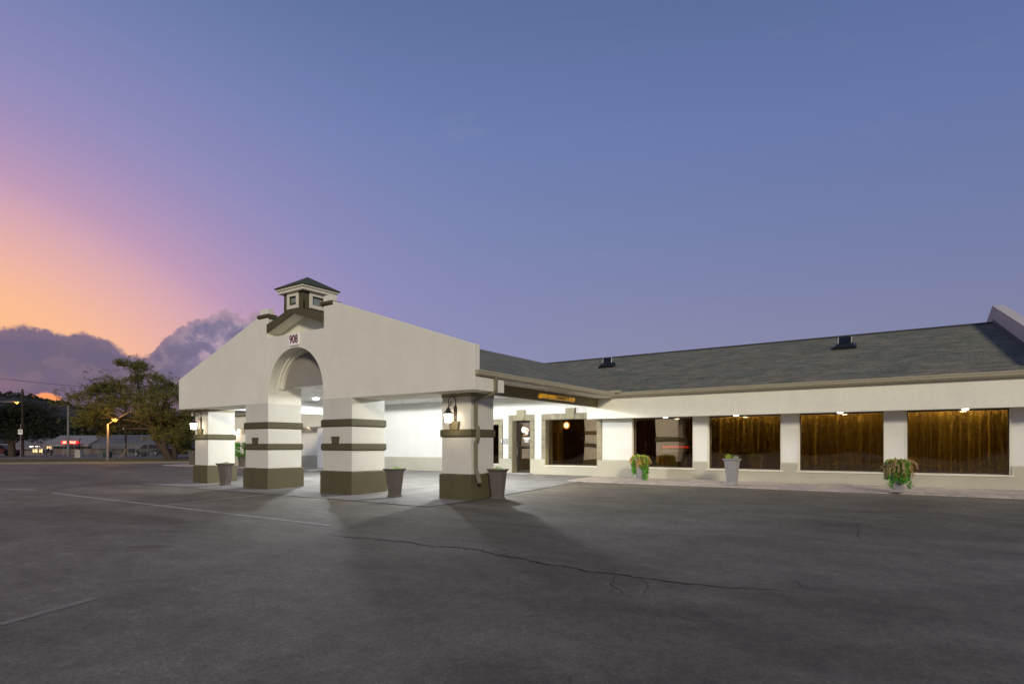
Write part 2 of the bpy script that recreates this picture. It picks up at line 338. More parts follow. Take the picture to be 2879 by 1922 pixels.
leaf_o = leafm('spike_orange', (0.45, 0.22, 0.04), (0.85, 0.60, 0.16))
leaf_b = leafm('spike_tan', (0.34, 0.20, 0.08), (0.75, 0.54, 0.28))
leaf_t = leafm('tree_leaf', (0.045, 0.056, 0.010), (0.23, 0.22, 0.045))
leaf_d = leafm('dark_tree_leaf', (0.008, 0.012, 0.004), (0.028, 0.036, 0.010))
leaf_w = leafm('white_flower', (0.55, 0.52, 0.5), (0.75, 0.7, 0.66))
bark = mat('bark', (0.060, 0.045, 0.034), 0.95, 0.5, 6, 0.6, 30, stretch=(3, 3, 0.6))

# ------------------------------------------------------------------ mesh builder
class MB:
    def __init__(s): s.v = []; s.f = []
    def box(s, x0, x1, y0, y1, z0, z1):
        i = len(s.v)
        s.v += [(x0, y0, z0), (x1, y0, z0), (x1, y1, z0), (x0, y1, z0), (x0, y0, z1), (x1, y0, z1), (x1, y1, z1), (x0, y1, z1)]
        s.f += [[i + a for a in q] for q in ((0, 3, 2, 1), (4, 5, 6, 7), (0, 1, 5, 4), (1, 2, 6, 5), (2, 3, 7, 6), (3, 0, 4, 7))]; return s
    def prism(s, poly, fn, lo, hi):
        """poly: 2d outline; fn(u, v, w) -> xyz, extruded w = lo..hi"""
        n = len(poly); i = len(s.v)
        s.v += [tuple(fn(u, v, lo)) for u, v in poly] + [tuple(fn(u, v, hi)) for u, v in poly]
        for tri in tessellate_polygon([[Vector((u, v, 0)) for u, v in poly]]):
            s.f.append([i + a for a in tri]); s.f.append([i + n + a for a in reversed(tri)])
        for k in range(n): s.f.append([i + k, i + (k + 1) % n, i + n + (k + 1) % n, i + n + k])
        return s
    def frustum(s, cx, cy, z0, z1, a0, b0, a1, b1, rot=0.0):
        i = len(s.v); c, q = math.cos(rot), math.sin(rot)
        for z, a, b in ((z0, a0, b0), (z1, a1, b1)):
            for dx, dy in ((-a, -b), (a, -b), (a, b), (-a, b)): s.v.append((cx + dx * c - dy * q, cy + dx * q + dy * c, z))
        s.f += [[i + a for a in q2] for q2 in ((0, 3, 2, 1), (4, 5, 6, 7), (0, 1, 5, 4), (1, 2, 6, 5), (2, 3, 7, 6), (3, 0, 4, 7))]; return s
    def tube(s, path, rad, n=8, cap=True):
        path = [Vector(p) for p in path]
        if isinstance(rad, (int, float)): rad = [rad] * len(path)
        i0 = len(s.v); up = None
        for k, p in enumerate(path):
            tg = (path[min(k + 1, len(path) - 1)] - path[max(k - 1, 0)]).normalized()
            a = Vector((0, 0, 1)) if abs(tg.z) < 0.9 else Vector((1, 0, 0))
            if up is not None: a = up
            u = (a - tg * a.dot(tg)).normalized(); up = u; w = tg.cross(u)
            for j in range(n):
                th = 2 * math.pi * j / n; s.v.append(tuple(p + (u * math.cos(th) + w * math.sin(th)) * rad[k]))
        for k in range(len(path) - 1):
            for j in range(n):
                a = i0 + k * n + j; b = i0 + k * n + (j + 1) % n; s.f.append([a, b, b + n, a + n])
        if cap: s.f.append([i0 + j for j in reversed(range(n))]); s.f.append([i0 + (len(path) - 1) * n + j for j in range(n)])
        return s
    def lathe(s, prof, c=(0, 0, 0), n=16):
        i0 = len(s.v)
        for r, z in prof:
            for j in range(n):
                th = 2 * math.pi * j / n; s.v.append((c[0] + r * math.cos(th), c[1] + r * math.sin(th), c[2] + z))
        for k in range(len(prof) - 1):
            for j in range(n):
                a = i0 + k * n + j; b = i0 + k * n + (j + 1) % n; s.f.append([a, b, b + n, a + n])
        s.f.append([i0 + j for j in reversed(range(n))]); s.f.append([i0 + (len(prof) - 1) * n + j for j in range(n)]); return s
    def leaf(s, p, d, l, w, up=None):
        d = Vector(d).normalized(); p = Vector(p)
        u = d.cross(Vector(up) if up else Vector((random.uniform(-1, 1), random.uniform(-1, 1), random.uniform(-1, 1))))
        if u.length < 1e-4: u = d.orthogonal()
        u.normalize(); i = len(s.v); nrm = d.cross(u)
        s.v += [tuple(p), tuple(p + d * l * 0.45 + u * w * 0.5 + nrm * l * 0.06), tuple(p + d * l), tuple(p + d * l * 0.45 - u * w * 0.5 + nrm * l * 0.06)]
        s.f.append([i, i + 1, i + 2, i + 3]); return s
    def build(s, name, m, parent=None, bevel=0.0, smooth=False, loc=None):
        me = bpy.data.meshes.new(name); me.from_pydata(s.v, [], s.f)
        if m: me.materials.append(m)
        bm = bmesh.new(); bm.from_mesh(me)
        if s.f and not smooth == 'leaf': bmesh.ops.recalc_face_normals(bm, faces=bm.faces)
        bm.to_mesh(me); bm.free()
        if smooth is True:
            for p in me.polygons: p.use_smooth = True
        o = bpy.data.objects.new(name, me); COL.objects.link(o)
        if loc: o.location = loc
        if parent: o.parent = parent
        if bevel:
            b = o.modifiers.new('bevel', 'BEVEL'); b.width = bevel; b.segments = 2; b.limit_method = 'ANGLE'; b.angle_limit = R(40)
            b.harden_normals = False
        return o
def tag(o, label=None, cat=None, group=None, kind=None):
    if label: o['label'] = label
    if cat: o['category'] = cat
    if group: o['group'] = group
    if kind: o['kind'] = kind
    return o
def thing(name, label, cat, loc=(0, 0, 0), rz=0.0, group=None):
    e = bpy.data.objects.new(name, None); COL.objects.link(e); e.location = loc; e.rotation_euler = (0, 0, rz)
    e.empty_display_size = 0.2; return tag(e, label, cat, group)
def dup(root, loc, rz, label, parent=None):
    r = root.copy(); COL.objects.link(r); r.location = loc; r.rotation_euler = (0, 0, rz); r['label'] = label
    for ch in list(root.children):
        c = ch.copy(); COL.objects.link(c); c.parent = r
        for g in list(ch.children):
            d = g.copy(); COL.objects.link(d); d.parent = c
    return r
XZ = lambda u, v, w: (u, w, v)       # outline in XZ, extruded along Y
YZ = lambda u, v, w: (w, u, v)
XY = lambda u, v, w: (u, v, w)
def text_mesh(name, body, size, m, parent, mtx, extrude=0.003, shear=0.0, sx=1.0, bold=0.0, space=1.0):
    c = bpy.data.curves.new(name, 'FONT'); c.body = body; c.size = size; c.extrude = extrude; c.shear = shear
    c.align_x = 'CENTER'; c.align_y = 'CENTER'; c.offset = bold; c.space_character = space
    tmp = bpy.data.objects.new(name + '_tmp', c); COL.objects.link(tmp)
    dg = bpy.context.evaluated_depsgraph_get(); me = bpy.data.meshes.new_from_object(tmp.evaluated_get(dg)); bpy.data.objects.remove(tmp)
    me.transform(mtx @ Matrix.Diagonal((sx, 1, 1, 1))); me.materials.clear(); me.materials.append(m)
    o = bpy.data.objects.new(name, me); COL.objects.link(o)
    if parent: o.parent = parent
    return o

# ------------------------------------------------------------------ ground
YW, ZW = 20.40, 0.29          # wall plane and its foot
def sm(x, a, b):
    q = max(0.0, min(1.0, (x - a) / (b - a))); return q * q * (3 - 2 * q)
def gz(x, y):
    lin_ = max(0.0, min(1.0, (y - 12.0) / 6.1))
    return 0.19 * lin_ * sm(x, -50, -43)
def sheet(name, x0, x1, y0, y1, nx, ny, m, dz, fn=gz):
    b = MB()
    for j in range(ny + 1):
        for i in range(nx + 1):
            x = x0 + (x1 - x0) * i / nx; y = y0 + (y1 - y0) * j / ny; b.v.append((x, y, fn(x, y) + dz))
    for j in range(ny):
        for i in range(nx):
            a = j * (nx + 1) + i; b.f.append([a, a + 1, a + nx + 2, a + nx + 1])
    o = b.build(name, m); tag(o, kind='structure'); return o
earth = mat('dry_earth', (0.045, 0.042, 0.026), 0.95, 0.4, 0.05)
terr = MB(); terr.v = [(-1500, -1500, -0.12), (1500, -1500, -0.12), (1500, 1500, -0.12), (-1500, 1500, -0.12)]; terr.f = [[0, 1, 2, 3]]
tag(terr.build('ground', earth), kind='structure')
# parking lot: polygon limited by the far kerb (-59,15.5)-(-51,25)
kA, kB = gnd(0, 1304), gnd(500, 1300.7)
kd = (kB - kA).normalized(); kn = Vector((-kd.y, kd.x, 0))       # kn points away from the lot (west)
lot = MB(); rows = []
ys = [-60 + i * 4 for i in range(15)] + [-2 + i for i in range(14)] + [12 + i * 0.5 for i in range(19)] + [22 + i * 3 for i in range(10)]
for y in ys:
    kx = kA.x + (y - kA.y) * kd.x / kd.y
    xs = [kx, kx + 4, kx + 9, -50, -46.5, -43, -30, -20, -10, 0, 10, 25]
    xs = sorted(max(kx, min(30, x)) for x in xs); row = []
    for x in xs: row.append(len(lot.v)); lot.v.append((x, y, gz(x, y)))
    rows.append(row)
for a, b in zip(rows, rows[1:]):
    for k in range(len(a) - 1): lot.f.append([a[k], a[k + 1], b[k + 1], b[k]])
parking = tag(lot.build('parking_lot', asph), kind='structure')

apron_m = mat('apron_concrete', (0.235, 0.225, 0.205), 0.8, 0.0, 1.3, 0.25, 70, col2=(0.155, 0.147, 0.135), detail=8)
sheet('concrete_apron', -24.6, -9.75, 11.98, 18.3, 12, 12, apron_m, 0.006)
ap = MB(); ap.v = [(-24.6, 10.4, 0.006), (-9.6, 10.4, 0.006), (-9.75, 11.98, 0.006), (-24.6, 11.98, 0.006)]; ap.f = [[0, 1, 2, 3]]
tag(ap.build('concrete_apron', apron_m), kind='structure')
# apron joint line (dark) along its front edge and right edge
tarm = mat('tar_joint', (0.05, 0.046, 0.044), 0.85, 0.3, 5)
jn = MB(); jn.v = [(-24.6, 10.36, 0.009), (-9.55, 10.36, 0.009), (-9.55, 10.42, 0.009), (-24.6, 10.42, 0.009)]; jn.f = [[0, 1, 2, 3]]
prev = None
for k in range(14):
    y = 10.4 + k * 0.6; x = -9.6 - 0.15 * k / 13 + 0.012 * math.sin(k * 2.1); i = len(jn.v)
    jn.v += [(x - 0.02, y, gz(x, y) + 0.0095), (x + 0.03, y, gz(x, y) + 0.0095)]
    if prev is not None: jn.f.append([prev, prev + 1, i + 1, i])
    prev = i
tag(jn.build('apron_joint', tarm), kind='structure')
# raised flagstone walk in front of the right wing and threshold slab in front of the doors
swk = MB(); swk.prism([(18.30, -0.3), (20.5, -0.3), (20.5, ZW), (18.42, 0.225), (18.30, 0.215)], YZ, -10.35, 6.0)
tag(swk.build('sidewalk', flag, bevel=0.012), kind='structure')
swl = MB(); swl.prism([(18.30, -0.3), (20.5, -0.3), (20.5, ZW), (18.42, 0.225), (18.30, 0.215)], YZ, -39.4, -24.6)
tag(swl.build('sidewalk', flag, bevel=0.012), kind='structure')
ts = MB(); ts.prism([(18.30, -0.3), (20.9, -0.3), (20.9, ZW + 0.035), (20.4, ZW), (18.30, 0.1985)], YZ, -24.597, -10.353)
tag(ts.build('threshold_slab', apron_m), kind='structure')

# painted stripes on the lot
stripe_m = mat('worn_white_paint', (0.46, 0.43, 0.38), 0.8, 0.0, 5, col2=(0.26, 0.24, 0.21), detail=8)
faint_m = mat('faded_paint', (0.245, 0.225, 0.19), 0.8, 0.2, 3)
def stripe(a, b, w, dz=0.005, m=stripe_m):
    a, b = Vector(a), Vector(b); d = (b - a).normalized(); nn = Vector((-d.y, d.x, 0)) * w / 2; s = MB(); n = 20
    for k in range(n + 1):
        p = a.lerp(b, k / n); j = 1 + 0.06 * mnoise.noise(p * 3)
        for sg in (-1, 1):
            q = p + nn * sg * j; s.v.append((q.x, q.y, gz(q.x, q.y) + dz))
    for k in range(n): s.f.append([2 * k, 2 * k + 1, 2 * k + 3, 2 * k + 2])
    o = s.build('painted_stripe', m); tag(o, kind='structure'); return o
stripe(gnd(147, 1385.5), gnd(931, 1477), 0.12)
stripe(gnd(462, 1420), gnd(752, 1389.5), 0.10)
stripe(gnd(0, 1755), gnd(270, 1680), 0.10, 0.004, faint_m)
stripe(gnd(620, 1372), gnd(440, 1364), 0.10, 0.012, faint_m)
stripe(gnd(-200, 1362), gnd(100, 1378), 0.12)

def stain(sx, sy, rx, ry, seed):
    c = gnd(sx, sy); g = MB(); n = 36
    for k in range(n):
        a = 2 * math.pi * k / n; r_ = 1 + .45 * mnoise.noise(Vector((math.cos(a) * 1.3, math.sin(a) * 1.3, seed))); x = rx * r_ * math.cos(a); y = ry * r_ * math.sin(a); p = c + Vector((x * ct - y * st, x * st + y * ct, 0)); g.v.append((p.x, p.y, gz(p.x, p.y) + .003))
    g.f = [list(range(n))]; tag(g.build('oil_stain', stainm), kind='structure')
stainm = mat('oil_stain', (0.105, 0.088, 0.070), .6, .25, 6)
stain(438, 1535, .34, .09, 1); stain(352, 1469, .22, .05, 2); stain(470, 1506, .16, .03, 3)
# cracks
crackm = mat('crack', (0.030, 0.027, 0.026), 0.95, 0.3, 20)
def crack(pts_, w0, seed, jag=0.05):
    rnd = random.Random(seed); P = [gnd(x * 1.2256, y * 1.2256) for x, y in pts_]; path = []
    for a, b in zip(P, P[1:]):
        n = max(2, int((b - a).length / 0.07)); d = (b - a).normalized(); nn = Vector((-d.y, d.x, 0))
        for k in range(n):
            p = a.lerp(b, k / n); q = p + nn * (mnoise.noise(p * 2.3) * 0.10 + mnoise.noise(p * 9 + Vector((seed, 0, 0))) * jag); path.append(q)
    path.append(P[-1]); s = MB()
    for k, p in enumerate(path):
        d = (path[min(k + 1, len(path) - 1)] - path[max(k - 1, 0)]).normalized(); nn = Vector((-d.y, d.x, 0))
        e = min(1, k / 6, (len(path) - 1 - k) / 6); w = w0 * (0.25 + 0.75 * e) * rnd.uniform(0.35, 1.2)
        for sg in (-1, 1):
            q = p + nn * sg * w / 2; s.v.append((q.x, q.y, gz(q.x, q.y) + 0.0035))
    for k in range(len(path) - 1): s.f.append([2 * k, 2 * k + 1, 2 * k + 3, 2 * k + 2])
    tag(s.build('pavement_crack', crackm), kind='structure')
crack([(742, 1226), (905, 1240), (985, 1250), (1045, 1256), (1100, 1260), (1128, 1272), (1185, 1278), (1232, 1288), (1300, 1300), (1400, 1316), (1560, 1336), (1700, 1350), (1800, 1355)], 0.046, 3)
crack([(1045, 1256), (1075, 1262), (1100, 1263)], 0.03, 5)
crack([(1130, 1272), (1155, 1262), (1120, 1250)], 0.012, 8)
crack([(1400, 1316), (1408, 1345), (1432, 1362), (1452, 1372)], 0.013, 11)
crack([(1470, 1330), (1478, 1350), (1492, 1370)], 0.013, 13)
crack([(1800, 1355), (1830, 1346), (1815, 1330), (1760, 1318)], 0.012, 17)
crack([(1660, 1300), (1690, 1306), (1730, 1304)], 0.014, 19)
crack([(1960, 1190), (1970, 1215), (1968, 1240)], 0.014, 23)
crack([(880, 1228), (960, 1234), (1060, 1238), (1160, 1246)], 0.012, 29)

# far kerb, verge, footpath, street
kerbm = mat('kerb_concrete', (0.22, 0.195, 0.145), 0.9, 0.2, 1.5)
def strip(name, off0, off1, z0, z1, m, a=-160, b=90, th=0.25, kind='structure'):
    P = [kA + kd * s_ + kn * o_ for s_, o_ in ((a, off0), (b, off0), (b, off1), (a, off1))]
    s = MB(); s.prism([(p.x, p.y) for p in P], XY, z0 - th, z1); o = s.build(name, m); tag(o, kind=kind); return o
strip('kerb', 0.0, 0.16, 0, 0.13, kerbm)
grassm = mat('verge_grass', (0.075, 0.080, 0.028), 0.95, 0.0, 1.2, 0.8, 25, col2=(0.050, 0.045, 0.020), detail=8)
strip('grass_verge', 0.16, 15.5, 0, 0.125, grassm)
pathm = mat('footpath', (0.20, 0.18, 0.16), 0.9, 0.2, 0.6)
strip('footpath', 15.5, 17.2, 0, 0.135, pathm)
streetm = mat('street_asphalt', (0.11, 0.10, 0.095), 0.85, 0.2, 0.4)
strip('street', 17.2, 60, 0, 0.01, streetm)
# sparse grass blades along the verge front
gb = MB(); rg = random.Random(4)
for k in range(9000):
    s_ = rg.uniform(-20, 40); o_ = 0.2 + 13 * rg.random() ** 1.3; p = kA + kd * s_ + kn * o_
    gb.leaf((p.x, p.y, 0.12), (rg.uniform(-.4, .4), rg.uniform(-.4, .4), 1), rg.uniform(.05, .13), 0.03)
tag(gb.build('grass', leafm('grass_blade', (0.05, 0.05, 0.015), (0.13, 0.13, 0.04)), smooth='leaf'), 'short dry grass on the verge beyond the lot', 'grass', kind='stuff')

# ------------------------------------------------------------------ PORTICO
GX0, GX1, GC = -23.68, -9.17, -16.42
GY0, GY1 = 11.60, 11.83
BEAM = 2.83; CEIL = 3.42
portico = thing('entrance_portico', 'white stucco drive-through entrance canopy with gabled front, arch and banded pillars', 'portico', (GC, 12.2, 0))
def pp(b, name, m, bevel=0.0, smooth=False, parent=None):
    b.v = [(x - GC, y - 12.2, z) for x, y, z in b.v]
    return b.build(name, m, parent or portico, bevel, smooth)
top_z = lambda x: 3.96 + 0.335 * ((x - GX0) if x < GC else (GX1 - x))
AL, AR = GC - 1.41, GC + 1.41; SPR = 3.14
nl, nr = -17.85, -14.97; pl0, pr1 = -18.28, -14.62
out = [(GX0, BEAM), (AL, BEAM), (AL, SPR)]
for k in range(1, 32):
    a = math.pi - math.pi * k / 32; out.append((GC + 1.41 * math.cos(a), SPR + 1.41 * math.sin(a)))
out += [(AR, SPR), (AR, BEAM), (GX1, BEAM), (GX1, 3.96), (pr1, top_z(pr1)), (pr1, 5.97), (nr, 5.97), (nr, 5.0), (nl, 5.0), (nl, 5.97), (pl0, 5.97), (pl0, top_z(pl0))]
out.append((GX0, 3.96))
g = MB(); g.prism(out, XZ, GY0, GY1)
pp(g, 'gable_wall', stucco, 0.012)
# pier bands at the top of the gable notch
for a, b, bl in ((pl0, nl, 1), (nr, pr1, 0)):
    g = MB(); g.prism([(5.65, 0), (5.70, 0.075), (5.77, 0.075), (5.79, 0)], lambda u, v, w: (w, GY0 - v, u), a - 0.075, b + 0.075)
    g.box(a - 0.075, a - 0.0, GY0, GY1 + 0.07, 5.66, 5.78); g.box(b, b + 0.075, GY0, GY1 + 0.07, 5.66, 5.78); g.box(a, b, GY1, GY1 + 0.07, 5.66, 5.78)
    pp(g, 'pier_band', olive)
# recessed wall and floor of the notch, return cheeks
g = MB(); g.prism([(nl - .2, 4.6), (nr + .2, 4.6), (nr + .2, 5.30), (-15.9, 5.69), (-16.9, 5.69), (nl - .2, 5.30)], XZ, 12.06, 12.2); g.box(nl - 0.2, nr + 0.2, GY1, 12.06, 4.6, 4.997)
g.box(nl - 0.25, nl - 0.002, GY1, 12.06, 4.997, 5.4); g.box(nr + 0.002, nr + 0.25, GY1, 12.06, 4.997, 5.4)
pp(g, 'notch_wall', stucco)
# hood: olive barge board in gable form with soffit
hb = [(nl + .004, 5.155), (GC, 5.615), (nr - .004, 5.155), (nr - .004, 5.42), (-15.90, 5.70), (-15.90, 5.95), (-16.90, 5.95), (-16.90, 5.70), (nl + .004, 5.42)]
g = MB(); g.prism(hb, XZ, 11.552, 11.60); hood = pp(g, 'hood', olive)
g = MB(); g.prism([(nl + .006, 5.165), (GC, 5.625), (nr - .006, 5.165), (nr - .006, 5.225), (GC, 5.685), (nl + .006, 5.225)], XZ, 11.60, 12.057)
pp(g, 'hood_soffit', stucco)
for xa_, xb_ in ((nl + .006, -16.90), (nr - .006, -15.90)):
    g = MB(); g.prism([(xa_, 5.36), (xb_, 5.64), (xb_, 5.70), (xa_, 5.42)], XZ, 11.60, 12.05); pp(g, 'hood_roof', shing)
# cupola
cu_ = bpy.data.objects.new('cupola', None); COL.objects.link(cu_); cu_.parent = portico; cu_.location = (0.02, -0.12, 0)
def cup(b, name, m, bevel=0.0):
    b.v = [(x + 16.4, y - 12.08, z) for x, y, z in b.v]; return b.build(name, m, cu_, bevel)
g = MB(); CXa, CXb, CYa, CYb = -16.90, -15.90, 11.56, 12.62
w0, w1, v0, v1 = -0.19, 0.19, 5.87, 6.15
g.box(CXa, CXa + 0.06, CYa + .0, CYb, 5.71, 6.3); g.box(CXb - 0.06, CXb, CYb - 0.06, CYb, 5.71, 6.3)
def ring_wall(x0, x1, z0, z1, a, b, c, d):
    return [(x0, x1, z0, c), (x0, x1, d, z1), (x0, a, c, d), (b, x1, c, d)]
for x0, x1, z0, z1 in ring_wall(CXa + 0.06, CXb - 0.06, 5.71, 6.3, -16.60, -16.24, v0, v1): g.box(x0, x1, CYa, CYa + 0.06, z0, z1)
for y0, y1, z0, z1 in ring_wall(CYa, CYb - 0.06, 5.71, 6.3, 11.88, 12.30, v0, v1): g.box(CXb - 0.06, CXb, y0, y1, z0, z1)
g.box(CXa + .06, CXb - .06, CYb - 0.06, CYb, 5.71, 6.3)
cup(g, 'cupola_wall', olive)
g = MB(); g.box(-17.05, -15.75, 11.43, 12.73, 6.27, 6.36); g.box(-17.09, -15.71, 11.39, 12.77, 6.36, 6.42)
cup(g, 'cupola_cornice', cream, 0.01)
g = MB(); i = 0; x0, x1, y0, y1 = -17.13, -15.67, 11.35, 12.81
g.v = [(x0, y0, 6.423), (x1, y0, 6.423), (x1, y1, 6.423), (x0, y1, 6.423), (x0, y0, 6.45), (x1, y0, 6.45), (x1, y1, 6.45), (x0, y1, 6.45), (-16.4, 12.08, 6.88)]
g.f = [[0, 3, 2, 1], [0, 1, 5, 4], [1, 2, 6, 5], [2, 3, 7, 6], [3, 0, 4, 7], [4, 5, 8], [5, 6, 8], [6, 7, 8], [7, 4, 8]]
cup(g, 'cupola_roof', mat('dark_green_shingle', (0.075, 0.085, 0.055), 0.9, 0.5, 9, 0.8, 30, stretch=(1, 1, 6)))
def fr(b, axis, c, a0, a1, z0, z1, t_, d0, d1):
    for p in ((a0 - t_, a1 + t_, z0 - t_, z0), (a0 - t_, a1 + t_, z1, z1 + t_), (a0 - t_, a0, z0, z1), (a1, a1 + t_, z0, z1)):
        if axis == 'y': b.box(p[0], p[1], c + d0, c + d1, p[2], p[3])
        else: b.box(c - d1, c - d0, p[0], p[1], p[2], p[3])
g = MB(); fr(g, 'y', CYa, -16.60, -16.24, v0, v1, 0.11, -0.035, 0.0); fr(g, 'x', CXb, 11.88, 12.30, v0, v1, 0.11, -0.035, 0.0)
cup(g, 'cupola_window_frame', cream, 0.004)
pane_m = mat('dusty_pane', (0.26, 0.30, 0.27), 0.25, 0.3, 4)
g = MB(); g.box(-16.60, -16.24, CYa + .05, CYa + .055, v0, v1); cup(g, 'cupola_pane', pane_m)
g = MB(); g.box(CXb - .055, CXb - .05, 11.88, 12.30, v0, v1); cup(g, 'cupola_pane', pane_m)
# beam box behind the gable
for a, b in ((GX0 + .002, AL), (AR, GX1 - .002)):
    g = MB(); g.box(a, b, GY1, 12.88, BEAM, 3.17); g.box(a + (1.2 if a < -20 else 0), b - (1.2 if b > -12 else 0), GY1, 12.88, 3.17, 3.6); pp(g, 'front_beam', stucco, 0.006)
# arch vault mouldings and tympanum
def half_ring(r0, r1, y0, y1, zlow):
    b = MB(); n = 40; prof = []
    a0 = math.asin((zlow - SPR) / r1)
    for rr in (r1, r0):
        pr = []
        for k in range(n + 1):
            a = a0 + (math.pi - 2 * a0) * k / n; pr.append((GC - rr * math.cos(a), SPR + rr * math.sin(a)))
        prof.append(pr)
    b.prism(prof[0] + prof[1][::-1], XZ, y0, y1); return b
pp(half_ring(1.41, 1.60, GY1, 11.95, 3.20), 'arch_vault', stucco)
pp(half_ring(1.372, 1.60, 11.95, 12.05, 3.37), 'arch_moulding', stucco)
pp(half_ring(1.335, 1.60, 12.05, 12.15, 3.37), 'arch_moulding', stucco)
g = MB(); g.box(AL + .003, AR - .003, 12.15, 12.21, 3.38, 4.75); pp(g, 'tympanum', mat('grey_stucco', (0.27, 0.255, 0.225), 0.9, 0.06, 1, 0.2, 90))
# side beams, soffits, ceiling
for sgn, xo, xi, xg in ((1, -9.86, -10.12, GX1), (-1, -23.0, -22.74, GX0)):
    g = MB(); g.box(min(xo, (xo + xi) / 2), max(xo, (xo + xi) / 2), 12.885, 19.74, 2.85, 3.40); pp(g, 'side_beam', mat('beam_olive', (0.19, 0.165, 0.08), 0.75, 0.12, 2))
    g = MB(); g.box(min(xi, (xo + xi) / 2), max(xi, (xo + xi) / 2), 12.885, 19.74, 2.853, 3.40); g.box(min(xi, xi - .05 * sgn) , max(xi, xi - .05 * sgn), 12.885, 20.39, 2.86, 2.93)
    pp(g, 'beam_lining', ceil_m)
    g = MB(); g.box(min(xo + .002 * sgn, xg), max(xo + .002 * sgn, xg), 12.885, 19.6, 3.16, 3.2); pp(g, 'soffit', soff_m)
g = MB(); g.box(-22.99, -9.87, 12.885, YW - .003, CEIL, CEIL + 0.06); g.box(AL + .003, AR - .003, 12.21, 12.885, CEIL, CEIL + 0.06); pp(g, 'ceiling', ceil_p)
# pillars
def pillar(x0, x1, y0, y1, bands, key_z, label, topstrip):
    piv = bpy.data.objects.new('pillar', None); COL.objects.link(piv); piv.parent = portico; piv['label'] = label
    cx_, cy_ = (x0 + x1) / 2, (y0 + y1) / 2; piv.location = (cx_ - GC, cy_ - 12.2, 0)
    def q(b, n_, m, bev=0.0):
        b.v = [(x - cx_, y - cy_, z) for x, y, z in b.v]; return b.build(n_, m, piv, bev)
    g = MB(); g.box(x0, x1, y0, y1, 0.0, BEAM); q(g, 'shaft', stucco_p, 0.008)
    g = MB(); g.box(x0 - .055, x1 + .055, y0 - .055, y1 + .055, -0.1, 0.655); g.frustum(cx_, cy_, 0.655, 0.69, (x1 - x0) / 2 + .055, (y1 - y0) / 2 + .055, (x1 - x0) / 2 + .004, (y1 - y0) / 2 + .004)
    q(g, 'base', olive)
    for za, zb in bands:
        g = MB(); hx, hy = (x1 - x0) / 2, (y1 - y0) / 2
        g.frustum(cx_, cy_, za, za + .03, hx + .02, hy + .02, hx + .042, hy + .042); g.frustum(cx_, cy_, za + .03, zb - .03, hx + .042, hy + .042, hx + .042, hy + .042)
        g.frustum(cx_, cy_, zb - .03, zb, hx + .042, hy + .042, hx + .02, hy + .02); q(g, 'band', olive, 0.006)
    g = MB(); kw = 0.16 if not topstrip else 0.17
    kx = cx_ - 0.04
    g.prism([(kx - kw + .035, key_z - .01), (kx + kw - .035, key_z - .01), (kx + kw, key_z + .21), (kx - kw, key_z + .21)], XZ, y0 - .06, y0 + .01); q(g, 'keystone', olive)
    if topstrip:
        g = MB(); g.box(x0 - .012, x1 + .012, y0 - .012, y1 + .012, 2.73, 2.826); q(g, 'top_strip', olive_l)  # olive strip wrapped round the shaft top
    return piv
pillar(AR, AR + 1.31, GY0, 12.88, ((1.295, 1.505), (2.0, 2.225)), 1.50, 'wide pillar right of the arch with two olive bands', False)
pillar(AL - 1.31, AL, GY0, 12.88, ((1.295, 1.505), (2.0, 2.225)), 1.50, 'wide pillar left of the arch with two olive bands', False)
pillar(-10.75, -9.76, 12.20, 13.20, ((1.665, 1.875),), 1.87, 'right corner pillar carrying the downspout', True)
pillar(-23.40, -22.45, 12.08, 13.15, ((1.665, 1.875),), 1.87, 'left corner pillar', True)
# rear pair of pillars on the left side standing by the building
# downspout
def rect_tube(path, w, d, b):
    path = [Vector(p) for p in path]; i0 = len(b.v)
    for k, p in enumerate(path):
        t_ = Vector((0, 0, 0))
        if k: t_ += (p - path[k - 1]).normalized()
        if k < len(path) - 1: t_ += (path[k + 1] - p).normalized()
        t_.normalize(); u = Vector((0, 1, 0)); u = (u - t_ * u.dot(t_)).normalized(); v = t_.cross(u)
        for su, sv in ((-1, -1), (1, -1), (1, 1), (-1, 1)): b.v.append(tuple(p + u * su * w / 2 + v * sv * d / 2))
    n = len(path)
    for k in range(n - 1):
        for j_ in range(4): a = i0 + 4 * k + j_; c = i0 + 4 * k + (j_ + 1) % 4; b.f.append([a, c, c + 4, a + 4])
    b.f.append([i0 + q_ for q_ in (3, 2, 1, 0)]); b.f.append([i0 + 4 * (n - 1) + q_ for q_ in range(4)])
g = MB(); rect_tube([(-9.12, 12.44, 3.2), (-9.12, 12.44, 2.86), (-9.17, 12.43, 2.80), (-9.66, 12.36, 2.66), (-9.70, 12.34, 2.58), (-9.70, 12.34, 1.98), (-9.63, 12.34, 1.90),
              (-9.63, 12.34, 1.62), (-9.70, 12.34, 1.52), (-9.70, 12.34, 0.80), (-9.62, 12.32, 0.68), (-9.50, 12.26, 0.46)], 0.09, 0.07, g)
pp(g, 'downspout', spoutm)
g = MB(); rect_tube([(-23.62, 12.44, 3.1), (-23.60, 12.42, 2.80), (-23.45, 12.0, 2.72), (-23.42, 12.0, 2.6)], 0.08, 0.08, g)
pp(g, 'downspout', cream, 0.012)
